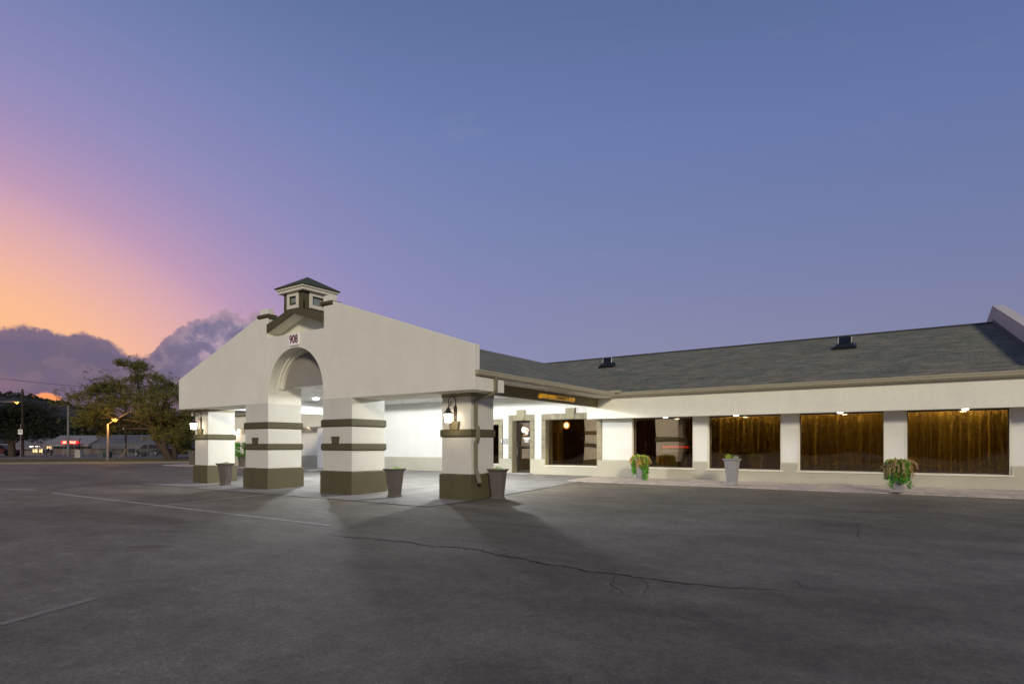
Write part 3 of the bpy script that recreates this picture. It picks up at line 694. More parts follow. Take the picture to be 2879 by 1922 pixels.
# roof of the portico
def gut(b, p0, p1, outx, outy):
    """ogee gutter: p0->p1 line of its back top edge; (outx,outy) unit outward"""
    prof = [(0, 0), (0.12, 0), (0.12, -.03), (0.10, -.05), (0.095, -.09), (0.06, -.13), (0, -.13), (0, 0)][:-1]
    i = len(b.v); n = len(prof)
    for p in (p0, p1):
        for u, v in prof: b.v.append((p[0] + outx * u, p[1] + outy * u, p[2] + v))
    for k in range(n): b.f.append([i + k, i + (k + 1) % n, i + n + (k + 1) % n, i + n + k])
    b.f.append([i + k for k in range(n)]); b.f.append([i + n + k for k in reversed(range(n))])
sl_ = 0.333; EZ = 3.345; EX = -9.14; EY = 19.64; RZ = EZ + sl_ * 7.26; VX, VY = -16.40, 26.90
def slope(b, pts3, th=0.07):
    i = len(b.v); n = len(pts3); b.v += pts3 + [(x, y, z - th) for x, y, z in pts3]
    b.f.append([i + k for k in range(n)]); b.f.append([i + n + k for k in reversed(range(n))])
    for k in range(n): b.f.append([i + k, i + n + k, i + n + (k + 1) % n, i + (k + 1) % n])
g = MB(); slope(g, [(EX, GY1 + .003, EZ), (EX, EY, EZ), (VX, VY, RZ), (VX, GY1 + .003, RZ)]); pp(g, 'roof', shing2)
EXL = 2 * VX - EX
g = MB(); slope(g, [(EXL, EY, EZ), (EXL, GY1 + .003, EZ), (VX, GY1 + .003, RZ), (VX, VY, RZ)]); pp(g, 'roof', shing2)
g = MB(); gut(g, (-9.165, 11.62, EZ - .02), (-9.17, EY - .1, EZ - .02), 1, 0); pp(g, 'gutter', gutterm, 0.004, False)
g = MB(); gut(g, (EXL + .03, 12.0, EZ - .02), (EXL + .03, EY - .1, EZ - .02), -1, 0); pp(g, 'gutter', gutterm)
for x_ in (-9.26, EXL + .1): g = MB(); g.box(x_, x_ + .088, 11.84, EY, 3.17, 3.27); pp(g, 'fascia_board', gutterm)

# 908 plate
sg = thing('address_sign', 'white number plate reading 908 in maroon above the arch', 'address sign', (-16.40, 11.58, 4.79))
g = MB(); w, h, c_ = 0.245, 0.185, 0.03; oct_ = [(-w + c_, -h), (w - c_, -h), (w, -h + c_), (w, h - c_), (w - c_, h), (-w + c_, h), (-w, h - c_), (-w, -h + c_)]
g.prism(oct_, XZ, -0.02, 0.015); g.build('plate', mat('sign_white', (0.92, 0.90, 0.88), 0.5), sg)
rx90 = Matrix.Rotation(R(90), 4, 'X')
text_mesh('number', '908', 0.36, redt, sg, Matrix.Translation((0, -0.024, 0.0)) @ rx90, 0.003, sx=0.80, bold=0.008)

# clearance bar
cb = thing('clearance_bar', 'yellow hanging height bar reading CLEARANCE 9 feet 3 inches under the portico eave', 'clearance bar', (-9.5, 16.6, 2.82))
ya, yb = 14.75 - 16.6, 18.0 - 16.6
p1_, p2_ = ray(1519, 1112), ray(1611, 1127); ya = -9.5 / p1_.x * p1_.y - 16.6; yb = -9.5 / p2_.x * p2_.y - 16.6
zb_ = H + p1_.z * (-9.5 / p1_.x) - 2.82
g = MB(); g.tube([(0, ya + .06, zb_), (0, yb - .06, zb_)], 0.072, 18); g.tube([(0, ya, zb_), (0, ya + .14, zb_)], 0.080, 18); g.tube([(0, yb - .14, zb_), (0, yb, zb_)], 0.080, 18)
g.build('pipe', yellowp, cb)
for yy in (ya + 0.34, yb - 0.22):
    g = MB(); g.tube([(0, yy, zb_ + .07), (0, yy, 3.16 - 2.82)], 0.008, 6); g.build('chain', whitep, cb)
    g = MB(); g.tube([(0, yy - .012, zb_), (0, yy + .012, zb_)], 0.075, 18); g.build('strap', mat('strap', (0.20, 0.10, 0.02), 0.6), cb)
# text faces +X, reading left->right along +Y
mt = Matrix(((0, 0, 1, 0.0745), (1, 0, 0, ya + .60 * (yb - ya)), (0, 1, 0, zb_), (0, 0, 0, 1)))
text_mesh('lettering', "CLEARANCE 9' 3\"", 0.118, blackt, cb, mt, 0.003, sx=.92, bold=0.003)

# ------------------------------------------------------------------ MAIN BUILDING
OX, OY = -10.0, 20.4
motel = thing('motel_building', 'long low white motel wing with shingle roof, grey wainscot and large amber windows', 'building', (OX, OY, ZW))
def mp_(b, name, m, bevel=0.0, parent=None):
    b.v = [(x - OX, y - OY, z - ZW) for x, y, z in b.v]
    return b.build(name, m, parent or motel, bevel)
sx3 = lambda z: 1700 + z * 0.5019
sx6 = lambda z: 1380 + z * 0.13623
X = lambda s: onY(s, YW)
XR = 3.6; XL = -36.5
W = {'W0': (X(sx6(185)) - 0.95, X(sx6(185)), 0.67, 2.36, 0.30), 'D': (X(sx6(440)), X(sx6(830)), ZW, 2.50, 0.36),
     'W1': (X(sx6(1125)), X(sx6(2210)), 0.67, 2.50, 0.30), 'W2': (X(sx3(150)), X(sx3(500)), 0.67, 2.44, 0.22), 'W3': (X(sx3(575)), X(sx3(993)), 0.67, 2.44, 0.22),
     'W4': (X(sx3(1083)), X(sx3(1572)), 0.67, 2.44, 0.22), 'W5': (X(sx3(1685)), X(sx3(2280)), 0.67, 2.44, 0.22)}
print({k: tuple(round(q, 2) for q in v) for k, v in W.items()})
g = MB(); xs_ = XL
for k in ('W0', 'D', 'W1', 'W2', 'W3', 'W4', 'W5'):
    a, b, z0, z1, dp = W[k]; 
    g.box(xs_, a, YW, YW + 0.36, 0.0, CEIL if True else 3)
    if z0 > ZW: g.box(a, b, YW, YW + 0.36, 0.0, z0 - .05)
    g.box(a, b, YW, YW + 0.36, z1, CEIL)
    xs_ = b
g.box(xs_, XR, YW, YW + 0.36, 0, CEIL)
mp_(g, 'wall', stucco_w)
# wainscot
WT = 0.88; g = MB(); xs_ = XL
for k in ('W0', 'D', 'W1', 'W2', 'W3', 'W4', 'W5'):
    a, b, z0, z1, dp = W[k]; g.box(xs_, a - (0 if k == 'D' else 0.0), YW - .045, YW - .002, 0.0, WT)
    g.prism([(YW - .045, WT), (YW - .002, WT), (YW - .002, WT + .03)], YZ, xs_, a)
    if k != 'D': g.box(a, b, YW - .045, YW - .002, 0.0, z0 - .055)
    xs_ = b
g.box(xs_, XR, YW - .045, YW - .002, 0.0, WT); g.prism([(YW - .045, WT), (YW - .002, WT), (YW - .002, WT + .03)], YZ, xs_, XR)
mp_(g, 'wainscot', wains)
def window(k, label, pane_m, trim=None):
    a, b, z0, z1, dp = W[k]; yg = YW + dp - .06
    g = MB(); t_ = 0.045
    g.box(a, b, yg - .03, yg + .04, z0, z0 + t_ * .7); g.box(a, b, yg - .03, yg + .04, z1 - t_, z1); g.box(a, a + t_ + .02, yg - .03, yg + .04, z0 + t_ * .7, z1 - t_); g.box(b - t_ - .02, b, yg - .03, yg + .04, z0 + t_ * .7, z1 - t_)
    w_ = mp_(g, 'window', bronze); w_['label'] = label
    g = MB(); g.box(a + t_, b - t_, yg, yg + .008, z0 + t_ * .7, z1 - t_); mp_(g, 'pane', pane_m, 0, w_)
    g = MB(); g.prism([(YW - .075, z0 - .055), (yg + .05, z0 - .05), (yg + .05, z0 - .002), (YW - .075, z0 - .014)], YZ, a - (.0 if trim else .05), b + (.0 if trim else .05)); mp_(g, 'sill', cream, 0, w_)
    if not trim:
        # cream reveal lining
        for x_ in (a, b - .04):
            g = MB(); g.box(x_, x_ + .04, YW - .012, yg - .03, z0 - .002, z1); mp_(g, 'frame_lining', cream, 0, w_)
    return w_
window('W0', 'narrow sidelight window partly behind the right corner pillar', amber, True)
window('W1', 'brick-trimmed window beside the entrance door', amber, True)
window('W2', 'window with the dining room seen through it', amber)
window('W3', 'second amber window with curtains', amber)
window('W4', 'third amber window with full curtains', amber)
window('W5', 'widest amber window at the right end', amber)
# quoined brick surrounds
def surround(k, name, key=True, zfoot=WT + .03, right=True):
    a, b, z0, z1, dp = W[k]; tw = 0.16
    g = MB(); g.box(a - tw, b + tw, YW - .048, YW, z1, z1 + .20); s_ = mp_(g, name, brick_h)
    for x_ in (a - tw, b):
        g = MB(); g.box(x_, x_ + tw, YW - .045, YW, zfoot, z1); mp_(g, 'brick_jamb', brick_v, 0, s_)
    g = MB(); g.box(a, a + .03, YW - .04, YW + dp - .1, z0, z1); g.box(b - .03, b, YW - .04, YW + dp - .1, z0, z1); g.box(a + .03, b - .03, YW - .04, YW + dp - .1, z1 - .03, z1); mp_(g, 'jamb', olive_l, 0, s_)
    if key:
        c_ = (a + b) / 2; kw = 0.20
        g = MB(); g.prism([(c_ - kw + .05, z1 - .02), (c_ + kw - .05, z1 - .02), (c_ + kw, z1 + .2), (c_ + kw, z1 + .40), (c_ - kw, z1 + .40), (c_ - kw, z1 + .2)], XZ, YW - .085, YW - .002); mp_(g, 'keystone', olive_l, 0.004, s_)
surround('W0', 'window_surround', False); surround('D', 'door_surround'); surround('W1', 'window_surround')
# entrance door
a, b, z0, z1, dp = W['D']; yd = YW + dp - .06
g = MB(); a2, b2 = a + .03, b - .03
g.box(a2, a2 + .10, yd, yd + .05, ZW + .04, z1 - .03); g.box(b2 - .09, b2, yd, yd + .05, ZW + .04, z1 - .03); g.box(a2 + .10, b2 - .09, yd, yd + .05, z1 - .14, z1 - .03); g.box(a2 + .10, b2 - .09, yd, yd + .05, ZW + .04, ZW + .15); 
g.box(a2 + .10, b2 - .09, yd + .008, yd + .042, 1.38, 1.44)
door = mp_(g, 'door', bronze); door['label'] = 'dark framed glass entrance door with notices'
g = MB(); g.box(a2 + .1, b2 - .09, yd + .02, yd + .028, ZW + .15, 1.38); g.box(a2 + .1, b2 - .09, yd + .02, yd + .028, 1.44, z1 - .14); mp_(g, 'door_pane', clearg, 0, door)
g = MB(); g.tube([(a2 + .05, yd - .06, 1.05), (a2 + .05, yd - .06, 1.38)], 0.014, 8); g.tube([(a2 + .05, yd + .01, 1.07), (a2 + .05, yd - .06, 1.07)], 0.01, 6); g.tube([(a2 + .05, yd + .01, 1.36), (a2 + .05, yd - .06, 1.36)], 0.01, 6)
g.lathe([(0.022, 0), (0.022, 0.02)], (a2 + .05, yd - .02, 1.52)); mp_(g, 'handle', mat('steel', (0.6, 0.6, 0.6), 0.3, metal=0.8), 0, door)
paper = mat('paper', (0.85, 0.85, 0.85), 0.7)
def dpx(z): return a2 + .1 + (z - 300) / 640 * (b2 - .09 - a2 - .1)       # zoom px of the door crop -> X
def dpz(z): return 2.36 - (z - 220) * (2.36 - 1.38) / (1345 - 220)
g = MB()
for x0, x1, zt, zb in ((505, 825, 895, 962), (555, 740, 962, 1065), (560, 735, 1085, 1115), (590, 735, 668, 730)): g.box(dpx(x0), dpx(x1), yd + .012, yd + .018, dpz(zb), dpz(zt))
notice = mp_(g, 'notice', paper, 0, door)
g = MB()
for q in range(4): g.box(dpx(575), dpx(725 - 20 * (q % 2)), yd + .0105, yd + .0118, dpz(985 + q * 20) - .004, dpz(985 + q * 20) + .003)
mp_(g, 'notice_lines', blackt, 0, door)
def disc(cx_, cz, r, y, th=.006, n=28):
    b_ = MB(); b_.prism([(cx_ + r * math.cos(2 * math.pi * k / n), cz + r * math.sin(2 * math.pi * k / n)) for k in range(n)], XZ, y, y + th); return b_
mp_(disc(dpx(535), dpz(520), .135, yd + .008), 'door_disc', mat('disc_white', (0.9, 0.86, 0.84), 0.6), 0, door)  # overlapping flat discs in white, cream and orange on the door
mp_(disc(dpx(665), dpz(548), .105, yd + .004, .003), 'door_disc', mat('disc_cream', (0.9, 0.76, 0.62), 0.6), 0, door)
mp_(disc(dpx(680), dpz(550), .035, yd + .001, .002), 'door_disc', mat('disc_orange', (0.6, 0.22, 0.07), 0.6), 0, door)
g = MB(); g.box(dpx(500), dpx(700), yd + .012, yd + .018, dpz(800), dpz(745)); mp_(g, 'decal', mat('decal_tan', (0.55, 0.27, 0.12), 0.6), 0, door)
g = MB(); g.box(a - .1, b + .1, YW - .3, yd + .1, ZW - .05, ZW + .03); mp_(g, 'door_step', conc, 0.01)
# small sign beside the door
ps = thing('wall_plaque', 'small grey plaque with a white call button left of the entrance door', 'plaque', (X(sx6(310)), YW - .01, 1.62))
g = MB(); g.box(-.10, .11, -.012, .005, -.12, .12); g.build('plaque', mat('plaque_grey', (0.36, 0.33, 0.32), 0.5, 0.3, 30), ps, 0.004)
g = MB(); g.box(-.075, .085, -.016, -.013, -.08, .09); g.build('plaque_face', mat('plaque_face', (0.46, 0.42, 0.38), 0.5, 0.3, 40), ps)
g = MB(); g.box(-.21, -.14, -.05, .005, -.11, .11); g.build('button_box', blackp, ps, 0.01)
g = MB(); g.box(-.198, -.158, -.056, -.051, -.07, .09); g.build('button', mat('btn', (0.9, 0.9, 0.88), 0.4), ps)

# fascia and soffit
FB = 2.42
for xa, xb in ((-10.30, XR), (XL, -22.6)):
    g = MB(); g.box(xa, xb, 19.75, 19.88, FB, 3.26); mp_(g, 'fascia', mat('fascia_lightened', (0.87, 0.85, 0.72), 0.9, 0.04, 0.5, 0.2, 90), 0.006)  # fascia lightened: bounced ground and lamp light put into its colour
    g = MB(); g.box(xa + .004, xb, 19.88, YW - .002, FB + .02, FB + .05); g.box(xa + .004, xb, 19.88, YW - .002, FB + .05, 3.2); mp_(g, 'soffit', soff_m)
    g = MB(); g.box(xa if xa < -15 else -9.2, xb if xb > -5 else -23.6, 19.62, 19.748, 3.18, 3.27); mp_(g, 'eave_board', gutterm)
# main roof
g = MB(); slope(g, [(EX, EY, EZ), (XR, EY, EZ), (XR, VY, RZ), (VX, VY, RZ)]); mp_(g, 'roof', shing)
g = MB(); slope(g, [(XL - .5, EY, EZ), (EXL, EY, EZ), (VX, VY, RZ), (XL - .5, VY, RZ)]); mp_(g, 'roof', shing)
g = MB(); slope(g, [(XL - .5, VY, RZ), (XR, VY, RZ), (XR, 34.2, EZ), (XL - .5, 34.2, EZ)]); mp_(g, 'roof', shing)
g = MB(); gut(g, (EX + .05, 19.66, EZ - .02), (XR, 19.66, EZ - .02), 0, -1); mp_(g, 'gutter', gutterm, 0.004)
g = MB(); gut(g, (XL - .4, 19.66, EZ - .02), (EXL - .05, 19.66, EZ - .02), 0, -1); mp_(g, 'gutter', gutterm)
g = MB(); g.box(-9.34, -8.86, 19.45, 19.62, EZ - .03, EZ + .055); mp_(g, 'gutter_splash_guard', gutterm, 0.004)
g = MB(); g.prism([(-.16, -.055), (0, 0.012), (.16, -.055), (.16, -.03), (0, 0.04), (-.16, -.03)], lambda u, v, w: (w, VY + u, RZ + v), XL - .5, XR); mp_(g, 'ridge_cap', mat('ridge_dark', (0.05, 0.05, 0.045), 0.9, 0.3, 6))
g = MB(); g.box(XL, XR, 34.0, 34.2, 0, 3.3); g.box(XL, XL + .2, YW + .4, 34, 0, 3.3)
g.prism([(YW + .4, 3.2), (34.2, 3.2), (VY, RZ - .1)], YZ, XL, XL + .2); mp_(g, 'rear_wall', stucco)
# parapet at the right end
P0 = Vector((1.96, 26.9, RZ)); u_ = Vector((0.42, -5.0, 0)).normalized(); nn_ = Vector((-u_.y, u_.x, 0))
def par(b, s0, s1, zlo, zhi, w0_, w1_, back=False):
    i = len(b.v)
    for s_ in (s0, s1):
        p = P0 + u_ * s_; rz = P0.z - sl_ * abs(u_.y) * abs(s_)
        for w_, z in ((w0_, zlo), (w1_, zlo), (w1_, zhi), (w0_, zhi)): q = p + nn_ * w_; b.v.append((q.x, q.y, rz + z))
    b.f += [[i + k for k in q_] for q_ in ((0, 1, 2, 3), (7, 6, 5, 4), (0, 4, 5, 1), (1, 5, 6, 2), (2, 6, 7, 3), (3, 7, 4, 0))]
g = MB(); par(g, -3.0, 0, -0.9, 0.60, 0, .30); par(g, 0, 7.4, -0.9, 0.60, 0, .30)
mp_(g, 'parapet', mat('parapet_pink_white', (0.60, 0.55, 0.52), 0.9, 0.06, 1, 0.2, 90))
g = MB(); par(g, 0.0, 7.4, 0.0, 0.13, -.02, -.002); mp_(g, 'flashing', mat('flashing', (0.16, 0.155, 0.16), 0.5, 0.2, 3, metal=0.3))

# interior shell
brown = mat('brown_interior', (0.10, 0.062, 0.035), 0.9, 0.4, 1.2)
g = MB(); g.box(-17.6, XR, 26.2, 26.3, 0.2, 3.4); g.box(-17.6, XR, YW + .37, 26.2, CEIL - .02, CEIL + .04); g.box(-17.7, -17.6, YW + .37, 26.2, .2, 3.4)
g.box(XR - .1, XR, YW + .37, 26.2, .2, CEIL - .02)
mp_(g, 'interior_wall', brown)
g = MB(); g.box(-17.6, XR - .1, YW + .37, 26.2, .24, .33); mp_(g, 'floor', mat('carpet', (0.05, 0.028, 0.018), 0.95, 0.3, 2))
g = MB(); xw2 = W['W2'][1] + .25; g.box(xw2, xw2 + .1, YW + .37, 26.2, .33, CEIL - .02); mp_(g, 'partition', brown)

# curtains
curt = leafm('curtain_cloth', (0.36, 0.27, 0.10), (0.36, 0.27, 0.10), 0.25)
def curtain(a, b, z0, z1, y, label, seed):
    rnd = random.Random(seed); s = MB(); n = int((b - a) / 0.02); ph = rnd.random() * 9
    for i in range(n + 1):
        x = a + (b - a) * i / n
        for j, z in enumerate((z0, (z0 + z1) / 2, z1)):
            amp = 0.12 * (1.15 - 0.35 * j / 2)
            q = math.sin(x * 30 + ph + 3.2 * mnoise.noise(Vector((x * 1.9, seed, 0)))) * amp * (1.0 + 1.3 * mnoise.noise(Vector((x * 3, seed, 3))))
            s.v.append((x, y + q, z))
    for i in range(n):
        for j in range(2):
            k = i * 3 + j; s.f.append([k, k + 3, k + 4, k + 1])
    cx_ = (a + b) / 2; s.v = [(x - cx_, yy - y, z - z0) for x, yy, z in s.v]
    o = s.build('curtain', curt, smooth=True); o.location = (cx_, y, z0); tag(o, label, 'curtain', 'gold curtains behind the right wing windows')
def cw(k, f0, f1): a, b = W[k][0], W[k][1]; return a + (b - a) * f0, a + (b - a) * f1
curtain(*cw('W3', -.02, 1.02), 1.20, 2.5, YW + .62, 'gold curtain drawn across the second wing window, its hem raised above the sill', 3)
curtain(*cw('W4', -.02, 1.02), 0.40, 2.5, YW + .62, 'gold curtain drawn across the third wing window from the portico', 4)
curtain(*cw('W5', -.02, 1.02), 0.40, 2.5, YW + .62, 'gold curtain drawn across the widest window at the right end', 5)
curtain(*cw('W2', -.08, .12), 0.40, 2.5, YW + .62, 'narrow gold curtain at the left side of the dining room window', 6)
curtain(*cw('W2', .84, 1.08), 0.40, 2.5, YW + .62, 'narrow gold curtain at the right side of the dining room window', 7)
curtain(*cw('W1', -.10, .14), 0.40, 2.5, YW + .75, 'brown curtain at the left edge of the window beside the entrance door', 8)
# interior lamps that light the curtains and lobby
def lamp(name, typ, loc, e, color, size=0.1, rot=None, **k):
    l = bpy.data.lights.new(name, typ); l.energy = e; l.color = color
    if typ == 'AREA': l.shape = 'RECTANGLE'; l.size = size; l.size_y = k.get('sy', .1)
    else: l.shadow_soft_size = size
    if typ == 'SPOT': l.spot_size = k.get('cone', R(120)); l.spot_blend = k.get('blend', .6)
    o = bpy.data.objects.new(name, l); COL.objects.link(o); o.location = loc
    if rot: o.rotation_euler = rot
    return o
for k, e in (('W3', 42), ('W4', 55), ('W5', 85)):
    a, b = W[k][:2]; lamp('cove_light', 'AREA', ((a + b) / 2, YW + .46, 2.9), e * .85, (1.0, .82, .44), (b - a) * .96, (R(12), 0, 0), sy=.08)
    lamp('room_light', 'AREA', ((a + b) / 2, YW + 2.6, 3.3), e * .75, (1.0, .80, .42), (b - a) * .9, None, sy=.6)
lamp('dining_light', 'POINT', ((W['W2'][0] + W['W2'][1]) / 2 + .3, 24.0, 2.9), 40, (1.0, .6, .32), .15)
lamp('lobby_light', 'POINT', (W['D'][0] + 1.0, 24.0, 2.9), 45, (1.0, .78, .52), .2)
# dining room contents seen through the window with the raised curtains
def room_pt(sx, Y): return onY(sx, Y)
tb = thing('dining_table', 'round white-topped table with dishes inside the dining room window', 'table', (onY(1800, 22.4), 22.4, .33))
g = MB(); g.lathe([(0.02, .70), (.52, .70), (.52, .74), (.02, .74)], n=28); g.build('tabletop', mat('table_grey', (0.16, .15, .15), .5), tb)
g = MB(); g.lathe([(.25, 0), (.25, .03), (.04, .06), (.04, .70)], n=14); g.build('leg', bronze, tb)
g = MB(); rd = random.Random(2)
for q in range(5):
    a_ = rd.random() * 6; r_ = rd.random() * .3; g.lathe([(.05, .742), (.11, .79), (.12, .80), (.05, .75)], (r_ * math.cos(a_), r_ * math.sin(a_), 0), 12)
bowls = g.build('bowl', whitep, None); bowls.location = tb.location; tag(bowls, 'cluster of white bowls on the dining room table', 'bowls')
ct_ = thing('buffet_counter', 'dark buffet counter with a row of glowing red bars inside the dining room', 'counter', (onY(1925, 25.2), 25.2, .33))
g = MB(); g.box(-.9, .9, -.3, .3, 0, .85); g.build('counter', brown, ct_, .01)
g = MB(); g.box(-.95, .95, -.34, .34, .85, .90); g.build('countertop', mat('counter_tan', (.35, .24, .13), .4), ct_)
g = MB()
for q in range(9): g.box(-.85 + q * .13, -.78 + q * .13, -.345, -.335, 1.06, 1.10)
g.box(-.88, .35, -.335, -.325, 1.02, 1.05)
g.build('red_bars', emis('red_glow', (1.0, .04, .02), 1.0), ct_)  # row of small glowing red bars above the counter edge
# round lit lamp inside the window beside the door
rl = thing('round_lamp', 'round white lamp with orange rim inside the window beside the entrance door', 'lamp', (onY(1592.5, 21.4), 21.4, H + ray(1592.5, 1195).z * 21.4 / ray(1592.5, 1195).y))
disc(0, 0, .10, -.02, .02).build('lamp_disc', emis('lamp_white', (.9, .95, 1.0), 6), rl)
disc(0, 0, .155, 0.001, .02).build('lamp_rim', emis('lamp_orange', (1.0, .36, .12), 1.3), rl)
g = MB(); g.tube([(0, .01, .15), (0, .01, 3.4 - rl.location.z)], .006, 6); g.build('cord', blackp, rl)

# ------------------------------------------------------------------ ceiling and soffit lights
def ceil_light(x, y, z, e, label, col=(.95, .98, 1.0), r=.15):
    t_ = thing('ceiling_light', label, 'ceiling light', (x, y, z), group='round lights on the portico ceiling')
    g = MB(); g.lathe([(r * 1.15, 0), (r * 1.15, -.03), (r, -.035), (r * .9, -.036)], n=24); g.build('rim', whitep, t_)
    g = MB(); g.lathe([(r * .98, -.037), (r * .85, -.075), (r * .5, -.10), (.01, -.11)], n=24); g.build('diffuser', emis('diffuser_white', (1, .99, .97), 14.0), t_, smooth=True)
    o = lamp('ceiling_light_source', 'SPOT', (x, y, z - .16), e, col, .09, None, cone=R(179), blend=.05)
    return t_
ceil_light(-20.5, 15.5, CEIL - .002, 900, 'bright round ceiling light seen through the arch')
ceil_light(-15.9, 17.0, CEIL - .002, 420, 'round ceiling light near the middle of the portico ceiling, in front of the blank wall')
ceil_light(-12.3, 15.6, CEIL - .002, 980, 'round ceiling light above the drive behind the right corner pillar')
def down(sx, label):
    x = onY(sx, 19.98); t_ = thing('soffit_light', label, 'downlight', (x, 19.98, FB + .02), group='downlights under the wing eave')
    g = MB(); g.lathe([(.10, 0), (.10, -.02), (.085, -.022)], n=20); g.build('rim', whitep, t_)
    g = MB(); g.lathe([(.083, -.023), (.06, -.045), (.01, -.05)], n=20); g.build('lens', emis('lens_warm', (1, .93, .82), 9.0), t_, smooth=True)
    lamp('soffit_light_source', 'SPOT', (x, 19.98, FB - .05), 34, (1, .90, .76), .05, None, cone=R(150), blend=.6)
down(1871, 'eave downlight above the dining room window, nearest the portico')
down(2070, 'eave downlight above the second wing window, over the planter of grass tufts')
down(2362, 'eave downlight above the third wing window, at its middle')
down(2714, 'eave downlight above the widest window at the right end')

# lanterns
def lantern(x, y, z, label):
    """y = wall face; lantern centre stands off towards -Y"""
    t_ = thing('wall_lantern', label, 'lantern', (x, y, z), group='wrought iron lanterns on the corner pillars')
    yo = -.30
    g = MB(); g.prism([(-.045, -.20), (0, -.26), (.045, -.20), (.05, 0.12), (.03, .20), (0, .24), (-.03, .20), (-.05, .12)], XZ, -.03, 0.0); g.build('back_plate', iron, t_, .006)
    pth = [(0, -.02, .10)]
    for k in range(15):
        a = math.pi * (1.0 - k / 14.0 * 1.0); pth.append((0, yo / 2 * (1 - 0) + (yo / 2) * -math.cos(a) * -1 - 0.0, .34 + .16 * math.sin(a)))
    pth = [(0, -.02, .05), (0, -.03, .22)] + [(0, yo / 2 - yo / 2 * math.cos(math.pi * k / 12) * 1.0 , .28 + .17 * math.sin(math.pi * k / 12)) for k in range(13)]
    pth += [(0, yo + .05, .17), (0, yo + .09, .20), (0, yo + .10, .26), (0, yo + .06, .29)]
    # hanging point
    g = MB(); g.tube(pth, .011, 8); g.tube([(0, yo / 2 - yo / 2 * math.cos(math.pi) , .28), (0, yo, .14)], .009, 6)
    g.tube([(0, -.03, .05), (0, -.09, .15), (0, -.15, .26), (0, -.18, .30), (0, -.20, .26), (0, -.18, .23)], .007, 6); g.build('scroll_bracket', iron, t_, smooth=True)
    g = MB(); n = 6
    g.lathe([(.15, -.02), (.13, .0), (.075, .045), (.055, .09), (.06, .105), (.03, .13), (.012, .16)], (0, yo, 0), 6); g.lathe([(.10, -.285), (.105, -.265)], (0, yo, 0), 6); g.lathe([(.02, -.30), (.035, -.29), (.03, -.285)], (0, yo, 0), 8)
    g.build('crown', iron, t_)
    g = MB()
    for k in range(6):
        a = 2 * math.pi * k / 6; g.tube([(.138 * math.cos(a), yo + .138 * math.sin(a), -.02), (.102 * math.cos(a), yo + .102 * math.sin(a), -.27)], .006, 5)
    g.build('cage', iron, t_)
    g = MB(); g.lathe([(.092, -.262), (.128, -.03)], (0, yo, 0), 6); g.build('glass', emis('lantern_glow', (1.0, .90, .74), 4.5), t_)
    lamp('lantern_source', 'POINT', (x, y + yo, z - .36), 5, (1, .80, .56), .05); lamp('lantern_source', 'POINT', (x, y - .17, z - .10), 2.2, (1, .80, .56), .03)
    return t_
lantern(-10.27, 12.20, 2.30, 'lit black iron lantern on the right corner pillar beside the downspout')
lantern(-22.93, 12.08, 2.32, 'lit black iron lantern on the far left corner pillar in front of the tree')
# shaded sconce lights on the left wing beyond the portico
def sconce(sx, sy, label):
    y = YW; d = ray(sx, sy); k = y / d.y; x = d.x * k; z = H + d.z * k
    t_ = thing('wall_sconce', label, 'wall light', (x, y, z), group='small wall lights on the left wing')
    g = MB(); g.box(-.07, .07, -.12, 0, -.10, .10); g.build('housing', iron, t_, .01)
    g = MB(); g.box(-.055, .055, -.125, -.121, -.08, .08); g.box(-.055, .055, -.11, -.01, -.106, -.101); g.build('lens', emis('sconce_glow', (1, .82, .58), 6.0), t_)
    lamp('sconce_source', 'POINT', (x, y - .25, z - .05), 26, (1, .80, .56), .05)
sconce(869, 1196, 'small wall light on the left wing seen through the arch')
sconce(664, 1208, 'small wall light on the left wing seen left of the arch pillar')

# left wing piers visible through the arch
g = MB()
for sx in (893, ):
    x = onY(sx, 19.9); g.box(x, x + .55, 19.885, 20.39, 0.2, FB)
mp_(g, 'pier', stucco_w)

# ------------------------------------------------------------------ roof vents
def vent(sx, sy, label, wdt):
    d = ray(sx, sy); k = (EZ - H - sl_ * EY) / (d.z - sl_ * d.y); p = d * k; p.z += H
    t_ = thing('roof_vent', label, 'roof vent', p, group='solar vents on the wing roof'); t_.rotation_euler = (math.atan(sl_), 0, 0)
    g = MB(); w = wdt / 2; g.prism([(-w, -.02), (w, -.02), (w * 1.02, .22), (w * .8, .50), (-w * .8, .50), (-w * 1.02, .22)], XY, -.02, .10)
    g.frustum(0, .22, .10, .19, w * .90, .22, w * .66, .15); g.build('housing', blackp, t_, .006)
    pv = MB(); pv.box(-.20, .20, -.012, .012, 0, .26); o = pv.build('solar_panel', mat('pv', (.006, .007, .012), .25), t_); o.location = (0, .20, .16); o.rotation_euler = (R(-30), 0, 0)
    for x_ in (-.215, .20): f = MB(); f.box(x_, x_ + .015, -.02, .02, 0, .26); f.build('panel_frame', whitep, o)
vent(1703, 1034, 'black solar roof vent nearest the portico', .70)
vent(2374, 982, 'black solar roof vent farther right above the third wing window', .72)

